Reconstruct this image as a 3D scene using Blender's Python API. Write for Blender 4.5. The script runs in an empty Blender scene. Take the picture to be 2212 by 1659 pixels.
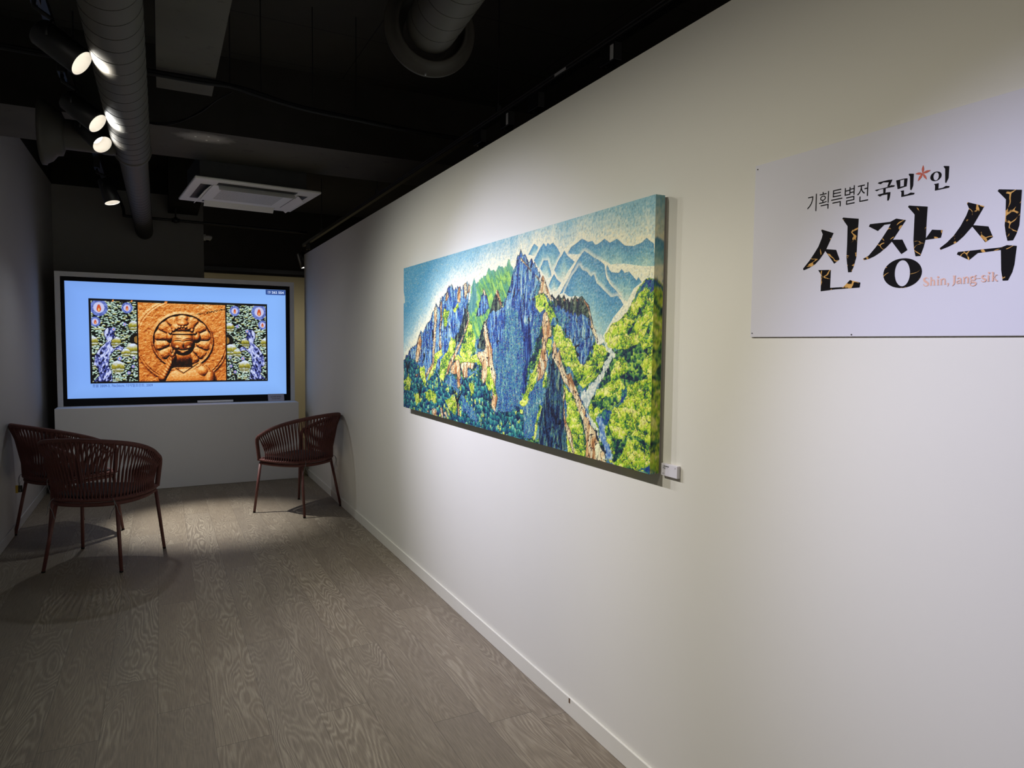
import bpy, bmesh, math, random
import numpy as np
from mathutils import Vector, Matrix
random.seed(7)
S = bpy.context.scene
COL = S.collection

# ------------------------------------------------------------------ camera
CAM_H = 1.45
YAW, PITCH, ROLL, FPX = 0.475986697, -0.0589247077, -0.0105230915, 1471.93998
cam = bpy.data.cameras.new('camera')
cam.sensor_fit = 'HORIZONTAL'
cam.sensor_width = 36.0
cam.lens = FPX / 2212.0 * 36.0
cam.clip_start = 0.02
cam.clip_end = 60
co = bpy.data.objects.new('camera', cam)
COL.objects.link(co)
fw = Vector((math.sin(YAW) * math.cos(PITCH), math.cos(YAW) * math.cos(PITCH), math.sin(PITCH)))
rt = Vector((math.cos(YAW), -math.sin(YAW), 0))
dn = fw.cross(rt)
r2 = math.cos(ROLL) * rt + math.sin(ROLL) * dn
d2 = -math.sin(ROLL) * rt + math.cos(ROLL) * dn
M = Matrix((r2, -d2, -fw)).transposed().to_4x4()
M.translation = (0, 0, CAM_H)
co.matrix_world = M
S.camera = co

# ------------------------------------------------------------------ world, exposure, lamp settings
WORLD = 0.52
SPILL = (0.04, (1.0, 0.92, 0.8), 165, 0.2)
# per lit track head, nearest first: power (W), colour, cone (degrees), blend
LAMPS = [
    dict(beam_light=(106, (0.92, 0.95, 1.42), 64, 1.0), halo_light=(54, (1.0, 0.96, 0.86), 118, 1.0), spill_light=SPILL),
    dict(beam_light=(30, (0.88, 0.92, 1.42), 60, 1.0), halo_light=(62, (0.97, 0.98, 0.95), 126, 1.0), spill_light=SPILL),
    dict(beam_light=(108, (0.98, 0.97, 1.18), 56, 1.0), halo_light=(8, (1.0, 0.96, 0.88), 118, 1.0), spill_light=SPILL),
    dict(beam_light=(430, (1.0, 0.99, 0.96), 40, 1.0), halo_light=(22, (0.95, 1.0, 1.08), 140, 1.0), spill_light=(0.03, (1.0, 0.92, 0.8), 165, 0.2)),
]
UNSEEN_SPOTS = [
    ((-0.26, 0.95, 2.56), (1.665, -0.42, -1.50), (108, (0.92, 0.94, 1.38), 50, 1.0)),
    ((-0.26, 0.95, 2.56), (1.665, -0.40, -1.71), (18, (1.0, 0.90, 0.70), 124, 1.0)),
    ((-0.26, 1.95, 2.56), (1.665, -0.55, -1.75), (44, (1.0, 0.95, 0.84), 52, 1.0)),  # added head, lifts the wall between painting and title board
    ((-0.26, 1.95, 2.56), (1.665, -0.55, -1.75), (37, (1.0, 0.97, 0.88), 122, 1.0)),  # wide cone of the same added fill
]
BACK_ROOM = (30, (1.0, 0.96, 0.86))
w = bpy.data.worlds.new('world')
S.world = w
w.use_nodes = True
w.node_tree.nodes['Background'].inputs[0].default_value = (1.0, 0.94, 0.84, 1)
w.node_tree.nodes['Background'].inputs[1].default_value = WORLD
S.view_settings.view_transform = 'Standard'
S.view_settings.look = 'None'
S.view_settings.exposure = 0.0
S.view_settings.gamma = 1.0
S.view_settings.use_curve_mapping = False
S.cycles.use_denoising = True
S.cycles.max_bounces = 8
S.cycles.sample_clamp_indirect = 4.0

# ------------------------------------------------------------------ helpers
def lin(c):
    return tuple(((v / 255) / 12.92 if v <= 10.31 else (((v / 255) + 0.055) / 1.055) ** 2.4) for v in c[:3])

def obj(name, mesh, mat=None, parent=None, smooth=False):
    o = bpy.data.objects.new(name, mesh)
    COL.objects.link(o)
    if mat:
        mesh.materials.append(mat)
    if parent:
        o.parent = parent
    if smooth:
        mesh.polygons.foreach_set('use_smooth', [True] * len(mesh.polygons))
    return o

def thing(name, label, cat, loc=(0, 0, 0), rz=0.0, group=None):
    o = bpy.data.objects.new(name, None)
    COL.objects.link(o)
    o.location = loc
    o.rotation_euler = (0, 0, rz)
    o.empty_display_size = 0.1
    return tag(o, label, cat, group)

def tag(o, label=None, cat=None, group=None, kind=None):
    if label: o['label'] = label
    if cat: o['category'] = cat
    if group: o['group'] = group
    if kind: o['kind'] = kind
    return o

def structure(o, label=None):
    o['kind'] = 'structure'
    if label: o['label'] = label
    return o

class MB:
    def __init__(s):
        s.v = []; s.f = []
    def add(s, v, f):
        b = len(s.v)
        s.v += [tuple(p) for p in v]
        s.f += [tuple(i + b for i in q) for q in f]
        return s
    def box(s, a, b):
        x0, y0, z0 = a; x1, y1, z1 = b
        v = [(x0, y0, z0), (x1, y0, z0), (x1, y1, z0), (x0, y1, z0), (x0, y0, z1), (x1, y0, z1), (x1, y1, z1), (x0, y1, z1)]
        return s.add(v, [(0, 3, 2, 1), (4, 5, 6, 7), (0, 1, 5, 4), (1, 2, 6, 5), (2, 3, 7, 6), (3, 0, 4, 7)])
    def tube(s, pts, r, n=10, closed=False, cap=True):
        pts = [Vector(p) for p in pts]
        m = len(pts)
        rs = r if isinstance(r, (list, tuple)) else [r] * m
        up = None
        vs = []
        for i, p in enumerate(pts):
            if closed:
                t = pts[(i + 1) % m] - pts[i - 1]
            else:
                t = pts[min(i + 1, m - 1)] - pts[max(i - 1, 0)]
            t.normalize()
            if up is None:
                a = Vector((0, 0, 1)) if abs(t.z) < 0.9 else Vector((1, 0, 0))
                up = (a - t * a.dot(t)).normalized()
            else:
                up = (up - t * up.dot(t))
                if up.length < 1e-6:
                    a = Vector((0, 0, 1)) if abs(t.z) < 0.9 else Vector((1, 0, 0))
                    up = a - t * a.dot(t)
                up.normalize()
            sd = t.cross(up)
            for k in range(n):
                an = 2 * math.pi * k / n
                vs.append(p + (up * math.cos(an) + sd * math.sin(an)) * rs[i])
        fs = []
        for i in range(m if closed else m - 1):
            j = (i + 1) % m
            for k in range(n):
                l = (k + 1) % n
                fs.append((i * n + k, i * n + l, j * n + l, j * n + k))
        if cap and not closed:
            fs.append(tuple(range(n - 1, -1, -1)))
            fs.append(tuple((m - 1) * n + k for k in range(n)))
        return s.add(vs, fs)
    def lathe(s, prof, o=(0, 0, 0), ax=(0, 0, 1), n=32):
        """prof: (radius, distance along ax)"""
        ax = Vector(ax).normalized(); o = Vector(o)
        a = Vector((0, 0, 1)) if abs(ax.z) < 0.9 else Vector((1, 0, 0))
        u = (a - ax * a.dot(ax)).normalized(); v = ax.cross(u)
        vs = []
        for r, h in prof:
            for k in range(n):
                an = 2 * math.pi * k / n
                vs.append(o + ax * h + (u * math.cos(an) + v * math.sin(an)) * r)
        fs = []
        for i in range(len(prof) - 1):
            for k in range(n):
                l = (k + 1) % n
                fs.append((i * n + k, i * n + l, (i + 1) * n + l, (i + 1) * n + k))
        return s.add(vs, fs)
    def mesh(s, name):
        me = bpy.data.meshes.new(name)
        me.from_pydata(s.v, [], s.f)
        me.update()
        return me
    def build(s, name, mat=None, parent=None, smooth=False, bevel=0.0, seg=2):
        o = obj(name, s.mesh(name), mat, parent, smooth)
        if bevel:
            b = o.modifiers.new('bevel', 'BEVEL')
            b.width = bevel; b.segments = seg; b.limit_method = 'ANGLE'
        return o

def smooth_path(pts, k=6, closed=False):
    pts = [Vector(p) for p in pts]
    n = len(pts); out = []
    for i in range(n if closed else n - 1):
        if closed:
            p0, p1, p2, p3 = pts[i - 1], pts[i], pts[(i + 1) % n], pts[(i + 2) % n]
        else:
            p0, p1, p2, p3 = pts[max(i - 1, 0)], pts[i], pts[i + 1], pts[min(i + 2, n - 1)]
        for j in range(k):
            t = j / k
            out.append(0.5 * ((2 * p1) + (p2 - p0) * t + (2 * p0 - 5 * p1 + 4 * p2 - p3) * t * t + (3 * p1 - p0 - 3 * p2 + p3) * t ** 3))
    if not closed:
        out.append(pts[-1])
    return out

# ------------------------------------------------------------------ materials
class NT:
    def __init__(s, name):
        s.m = bpy.data.materials.new(name)
        s.m.use_nodes = True
        s.t = s.m.node_tree
        s.b = s.t.nodes['Principled BSDF']
    def n(s, typ, **kw):
        nd = s.t.nodes.new(typ)
        for k, v in kw.items():
            if k.startswith('i_'):
                nd.inputs[k[2:]].default_value = v
            else:
                setattr(nd, k, v)
        return nd
    def l(s, a, b):
        s.t.links.new(a, b)
    def val(s, x, sock):
        if hasattr(x, 'links') or hasattr(x, 'is_linked'):
            s.l(x, sock)
        else:
            sock.default_value = x
    def math(s, op, a, b=None, c=None, clamp=False):
        nd = s.t.nodes.new('ShaderNodeMath'); nd.operation = op; nd.use_clamp = clamp
        for i, x in enumerate((a, b, c)):
            if x is not None: s.val(x, nd.inputs[i])
        return nd.outputs[0]
    def mix(s, f, a, b, blend='MIX'):
        nd = s.t.nodes.new('ShaderNodeMix'); nd.data_type = 'RGBA'; nd.blend_type = blend
        s.val(f, nd.inputs[0])
        for x, i in ((a, 6), (b, 7)):
            if isinstance(x, tuple): x = tuple(x[:3]) + (1,)
            s.val(x, nd.inputs[i])
        return nd.outputs[2]
    def ramp(s, f, stops, interp='LINEAR'):
        nd = s.t.nodes.new('ShaderNodeValToRGB'); nd.color_ramp.interpolation = interp
        e = nd.color_ramp.elements
        while len(e) < len(stops): e.new(0.5)
        for i, (p, c) in enumerate(stops):
            e[i].position = p
            e[i].color = (c if isinstance(c, tuple) else (c, c, c))[:3] + (1,)
        s.val(f, nd.inputs[0])
        return nd.outputs[0]
    def noise(s, vec, scale, detail=3, rough=0.55, dist=0.0):
        nd = s.n('ShaderNodeTexNoise')
        nd.inputs['Scale'].default_value = scale; nd.inputs['Detail'].default_value = detail
        nd.inputs['Roughness'].default_value = rough; nd.inputs['Distortion'].default_value = dist
        if vec is not None: s.l(vec, nd.inputs['Vector'])
        return nd.outputs[0]
    def pos(s):
        return s.n('ShaderNodeTexCoord').outputs['Object']
    def bump(s, h, strength=0.2, dist=0.01):
        nd = s.n('ShaderNodeBump'); nd.inputs['Strength'].default_value = strength; nd.inputs['Distance'].default_value = dist
        s.l(h, nd.inputs['Height']); s.l(nd.outputs[0], s.b.inputs['Normal'])

def pmat(name, rgb, rough=0.5, metal=0.0, var=0.08, scale=20.0, bump=0.0, spec=0.5, srgb=True):
    """procedural colour with a slight noise variation"""
    t = NT(name)
    c = lin(rgb) if srgb else rgb
    f = t.noise(t.pos(), scale, 4)
    a = tuple(v * (1 - var) for v in c); b = tuple(min(1, v * (1 + var)) for v in c)
    t.l(t.mix(f, a, b), t.b.inputs['Base Color'])
    t.b.inputs['Roughness'].default_value = rough
    t.b.inputs['Metallic'].default_value = metal
    t.b.inputs['Specular IOR Level'].default_value = spec
    if bump: t.bump(t.noise(t.pos(), scale * 4, 3), bump, 0.004)
    return t.m

def vcol_mat(name, emit=False, bump=0.0, mult=1.0):
    t = NT(name)
    at = t.n('ShaderNodeAttribute', attribute_name='pigment')
    if emit:
        t.b.inputs['Base Color'].default_value = (0.01, 0.01, 0.012, 1)
        t.b.inputs['Roughness'].default_value = 0.35
        t.l(at.outputs['Color'], t.b.inputs['Emission Color'])
        t.b.inputs['Emission Strength'].default_value = mult
    else:
        t.l(at.outputs['Color'], t.b.inputs['Base Color'])
        t.b.inputs['Roughness'].default_value = 0.55
        t.b.inputs['Specular IOR Level'].default_value = 0.3
        if bump:
            t.bump(t.noise(t.pos(), 160, 3), bump, 0.003)
    return t.m

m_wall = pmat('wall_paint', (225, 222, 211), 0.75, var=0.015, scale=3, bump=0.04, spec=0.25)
m_wallL = pmat('wall_paint_shaded', (174, 172, 171), 0.8, var=0.03, scale=3, bump=0.03, spec=0.2)  # same white paint as the right wall, its shade darkened into the colour
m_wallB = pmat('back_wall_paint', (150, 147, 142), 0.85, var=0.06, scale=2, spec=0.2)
m_cream = pmat('cream_wall_paint', (214, 200, 160), 0.8, var=0.03, scale=3, spec=0.2)
m_box = pmat('display_stand_paint', (236, 236, 236), 0.7, var=0.02, scale=4, spec=0.25)
m_skirt = pmat('baseboard_paint', (228, 225, 212), 0.45, var=0.02, scale=8)
m_black = pmat('black_ceiling_paint', (47, 44, 41), 0.9, var=0.25, scale=5, spec=0.15)
m_blackm = pmat('black_metal', (28, 28, 30), 0.38, var=0.15, scale=40)
m_blackp = pmat('black_plastic', (16, 16, 18), 0.6, var=0.1, scale=30, spec=0.25)
m_steel = pmat('screw_steel', (190, 190, 190), 0.3, metal=0.9)
m_duct = pmat('grey_painted_duct', (86, 83, 77), 0.6, var=0.06, scale=8, spec=0.3)
m_ductd = pmat('dark_grey_duct_paint', (66, 63, 58), 0.6, var=0.08, scale=8, spec=0.3)
m_seam = pmat('duct_seam', (45, 43, 40), 0.6)
m_strip = pmat('pale_rail_edge', (96, 95, 94), 0.5, var=0.1)  # lighter grey than the rest of the rail
m_white = pmat('white_plastic', (246, 245, 242), 0.45, var=0.02, scale=10)
m_vent = pmat('vent_slot_dark', (70, 70, 70), 0.6, var=0.1)
m_chair = pmat('terracotta_frame', (96, 54, 50), 0.5, var=0.1, scale=30)
m_cush = pmat('charcoal_cushion_fabric', (30, 28, 30), 0.9, var=0.2, scale=120, bump=0.2)
m_tie = pmat('grey_cushion_tie', (120, 122, 124), 0.8)
m_ink = pmat('black_ink', (22, 20, 22), 0.7, spec=0.08)
m_inkthin = pmat('soft_black_ink', (30, 28, 30), 0.6)
m_star = pmat('red_star_ink', (196, 84, 56), 0.6, var=0.25, scale=60)
m_peach = pmat('peach_ink', (226, 178, 156), 0.6, var=0.03)
m_sign = pmat('sign_board_print', (214, 212, 219), 0.5, var=0.01, scale=4, spec=0.3)
m_plate = pmat('caption_plate_card', (222, 218, 226), 0.55, var=0.015)
m_grime = pmat('brown_scuff', (96, 66, 40), 0.8)

def cord_material():
    t = NT('terracotta_cord')
    wv = t.n('ShaderNodeTexWave', wave_type='BANDS', bands_direction='Z')
    wv.inputs['Scale'].default_value = 60; wv.inputs['Distortion'].default_value = 1.0
    t.l(t.pos(), wv.inputs['Vector'])
    t.l(t.mix(wv.outputs[0], lin((78, 42, 39)), lin((106, 60, 54))), t.b.inputs['Base Color'])
    t.b.inputs['Roughness'].default_value = 0.8
    return t.m
m_cord = cord_material()

def wrap_material():
    t = NT('terracotta_wrapped_tube')
    nz = t.noise(t.pos(), 90, 2)
    wv = t.n('ShaderNodeTexWave', wave_type='BANDS', bands_direction='X')
    wv.inputs['Scale'].default_value = 55
    t.l(t.pos(), wv.inputs['Vector'])
    t.l(t.mix(t.math('MULTIPLY', wv.outputs[0], nz), lin((82, 44, 40)), lin((110, 62, 54))), t.b.inputs['Base Color'])
    t.b.inputs['Roughness'].default_value = 0.75
    return t.m
m_wrap = wrap_material()

def gold_vein_material():
    t = NT('black_marble_gold_veins')
    p = t.pos()
    mp = t.n('ShaderNodeMapping'); t.l(p, mp.inputs[0]); mp.inputs['Scale'].default_value = (1, 1.0, 1.3)
    nz = t.n('ShaderNodeTexNoise'); nz.inputs['Scale'].default_value = 14; t.l(mp.outputs[0], nz.inputs['Vector'])
    add = t.n('ShaderNodeVectorMath', operation='MULTIPLY_ADD'); t.l(nz.outputs['Color'], add.inputs[0])
    add.inputs[1].default_value = (0.09, 0.09, 0.09); t.l(mp.outputs[0], add.inputs[2])
    vo = t.n('ShaderNodeTexVoronoi', feature='DISTANCE_TO_EDGE'); vo.inputs['Scale'].default_value = 27
    t.l(add.outputs[0], vo.inputs['Vector'])
    mask = t.ramp(t.noise(p, 26, 3), [(0.49, 0.0), (0.53, 1.0)])
    wdt = t.math('MULTIPLY', t.math('POWER', t.noise(p, 55, 2), 2.0), 0.15)
    line = t.math('LESS_THAN', vo.outputs['Distance'], wdt)
    f = t.math('MULTIPLY', line, mask)
    gold = t.mix(t.noise(p, 90, 2), lin((170, 122, 58)), lin((240, 190, 108)))
    t.l(t.mix(f, lin((20, 18, 19)), gold), t.b.inputs['Base Color'])
    t.b.inputs['Roughness'].default_value = 0.7
    t.b.inputs['Specular IOR Level'].default_value = 0.08
    return t.m
m_gold = gold_vein_material()

def floor_material():
    t = NT('oak_vinyl_planks')
    sx = t.n('ShaderNodeSeparateXYZ'); t.l(t.pos(), sx.inputs[0])
    x, y = sx.outputs[0], sx.outputs[1]
    W, L = 0.188, 1.22
    px = t.math('DIVIDE', t.math('ADD', x, 10.0 + 0.376 - 0.564 + 0.0), W)
    row = t.math('FLOOR', px)
    wn = t.n('ShaderNodeTexWhiteNoise', noise_dimensions='1D'); t.l(row, wn.inputs['W'])
    py = t.math('ADD', t.math('DIVIDE', y, L), t.math('MULTIPLY', wn.outputs[0], 7.0))
    col = t.math('FLOOR', py)
    cv = t.n('ShaderNodeCombineXYZ'); t.l(row, cv.inputs[0]); t.l(col, cv.inputs[1])
    w2 = t.n('ShaderNodeTexWhiteNoise', noise_dimensions='2D'); t.l(cv.outputs[0], w2.inputs['Vector'])
    rnd = w2.outputs[0]
    fx = t.math('SUBTRACT', px, row); fy = t.math('SUBTRACT', py, col)
    # grain space: local plank coords shifted per plank
    gx = t.math('ADD', t.math('MULTIPLY', fx, W), t.math('MULTIPLY', rnd, 37.0))
    gy = t.math('ADD', y, t.math('MULTIPLY', rnd, 53.0))
    gv = t.n('ShaderNodeCombineXYZ'); t.l(gx, gv.inputs[0]); t.l(t.math('MULTIPLY', gy, 0.16), gv.inputs[1]); t.l(rnd, gv.inputs[2])
    base = t.noise(gv.outputs[0], 9.0, 1.5, 0.45, 0.35)
    wob = t.noise(gv.outputs[0], 60.0, 2)
    ph = t.math('ADD', t.math('MULTIPLY', base, 150.0), t.math('MULTIPLY', wob, 3.0))
    ring = t.math('MULTIPLY', t.math('ADD', t.math('SINE', ph), 1.0), 0.5)
    ring = t.math('POWER', ring, 1.6)
    # where the cathedral figure shows: central strip of planks, varied
    vis = t.ramp(t.noise(gv.outputs[0], 4.0, 2), [(0.40, 0.10), (0.62, 1.0)])
    fv = t.n('ShaderNodeCombineXYZ'); t.l(t.math('MULTIPLY', gx, 1.0), fv.inputs[0]); t.l(t.math('MULTIPLY', gy, 0.035), fv.inputs[1])
    fib = t.noise(fv.outputs[0], 260.0, 3, 0.65)
    tone = t.noise(gv.outputs[0], 3.2, 3)
    base_c = t.mix(tone, lin((112, 99, 83)), lin((147, 135, 115)))
    base_c = t.mix(t.math('MULTIPLY', rnd, 0.35), base_c, lin((124, 116, 104)))
    c = t.mix(t.math('MULTIPLY', ring, t.math('MULTIPLY', vis, 0.6)), base_c, lin((180, 169, 148)))
    c = t.mix(t.math('MULTIPLY', t.ramp(fib, [(0.38, 1.0), (0.6, 0.0)]), 0.42), c, lin((82, 71, 61)))
    # plank joints
    e1 = t.math('LESS_THAN', t.math('MINIMUM', fx, t.math('SUBTRACT', 1.0, fx)), 0.004)
    e2 = t.math('LESS_THAN', t.math('MINIMUM', fy, t.math('SUBTRACT', 1.0, fy)), 0.0009)
    e = t.math('MAXIMUM', e1, e2)
    c = t.mix(t.math('MULTIPLY', e, 0.7), c, lin((58, 50, 44)))
    t.l(c, t.b.inputs['Base Color'])
    t.l(t.math('ADD', 0.42, t.math('MULTIPLY', fib, 0.2)), t.b.inputs['Roughness'])
    t.b.inputs['Specular IOR Level'].default_value = 0.4
    t.bump(t.math('SUBTRACT', t.math('MULTIPLY', fib, 0.5), e), 0.12, 0.002)
    return t.m
m_floor = floor_material()

def concrete_material():
    t = NT('beam_concrete')
    p = t.pos()
    c = t.mix(t.noise(p, 2.2, 5), lin((68, 65, 59)), lin((102, 98, 90)))
    dark = t.ramp(t.noise(p, 9, 6, 0.7), [(0.60, 0.0), (0.68, 1.0)])
    c = t.mix(t.math('MULTIPLY', dark, 0.5), c, lin((48, 46, 43)))
    t.l(c, t.b.inputs['Base Color']); t.b.inputs['Roughness'].default_value = 0.85
    return t.m
m_conc = concrete_material()

def slab_material():
    t = NT('black_slab_with_form_joints')
    sx = t.n('ShaderNodeSeparateXYZ'); t.l(t.pos(), sx.inputs[0])
    a = t.math('FRACT', t.math('DIVIDE', sx.outputs[1], 0.62)); b = t.math('FRACT', t.math('DIVIDE', sx.outputs[0], 1.2))
    e = t.math('MAXIMUM', t.math('LESS_THAN', a, 0.012), t.math('LESS_THAN', b, 0.006))
    c = t.mix(t.noise(t.pos(), 3, 4), lin((42, 39, 35)), lin((56, 52, 47)))
    c = t.mix(e, c, lin((14, 13, 12)))
    t.l(c, t.b.inputs['Base Color']); t.b.inputs['Roughness'].default_value = 0.9
    return t.m
m_slab = slab_material()

def emis(name, rgb, st):
    t = NT(name)
    t.b.inputs['Base Color'].default_value = (0.8, 0.8, 0.8, 1)
    t.b.inputs['Emission Color'].default_value = tuple(rgb) + (1,)
    t.b.inputs['Emission Strength'].default_value = st
    return t.m
m_lens = emis('lit_lamp_lens', (1.0, 0.95, 0.88), 4.8)
m_sleeve = pmat('white_lamp_sleeve', (240, 236, 228), 0.5, var=0.01)

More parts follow.
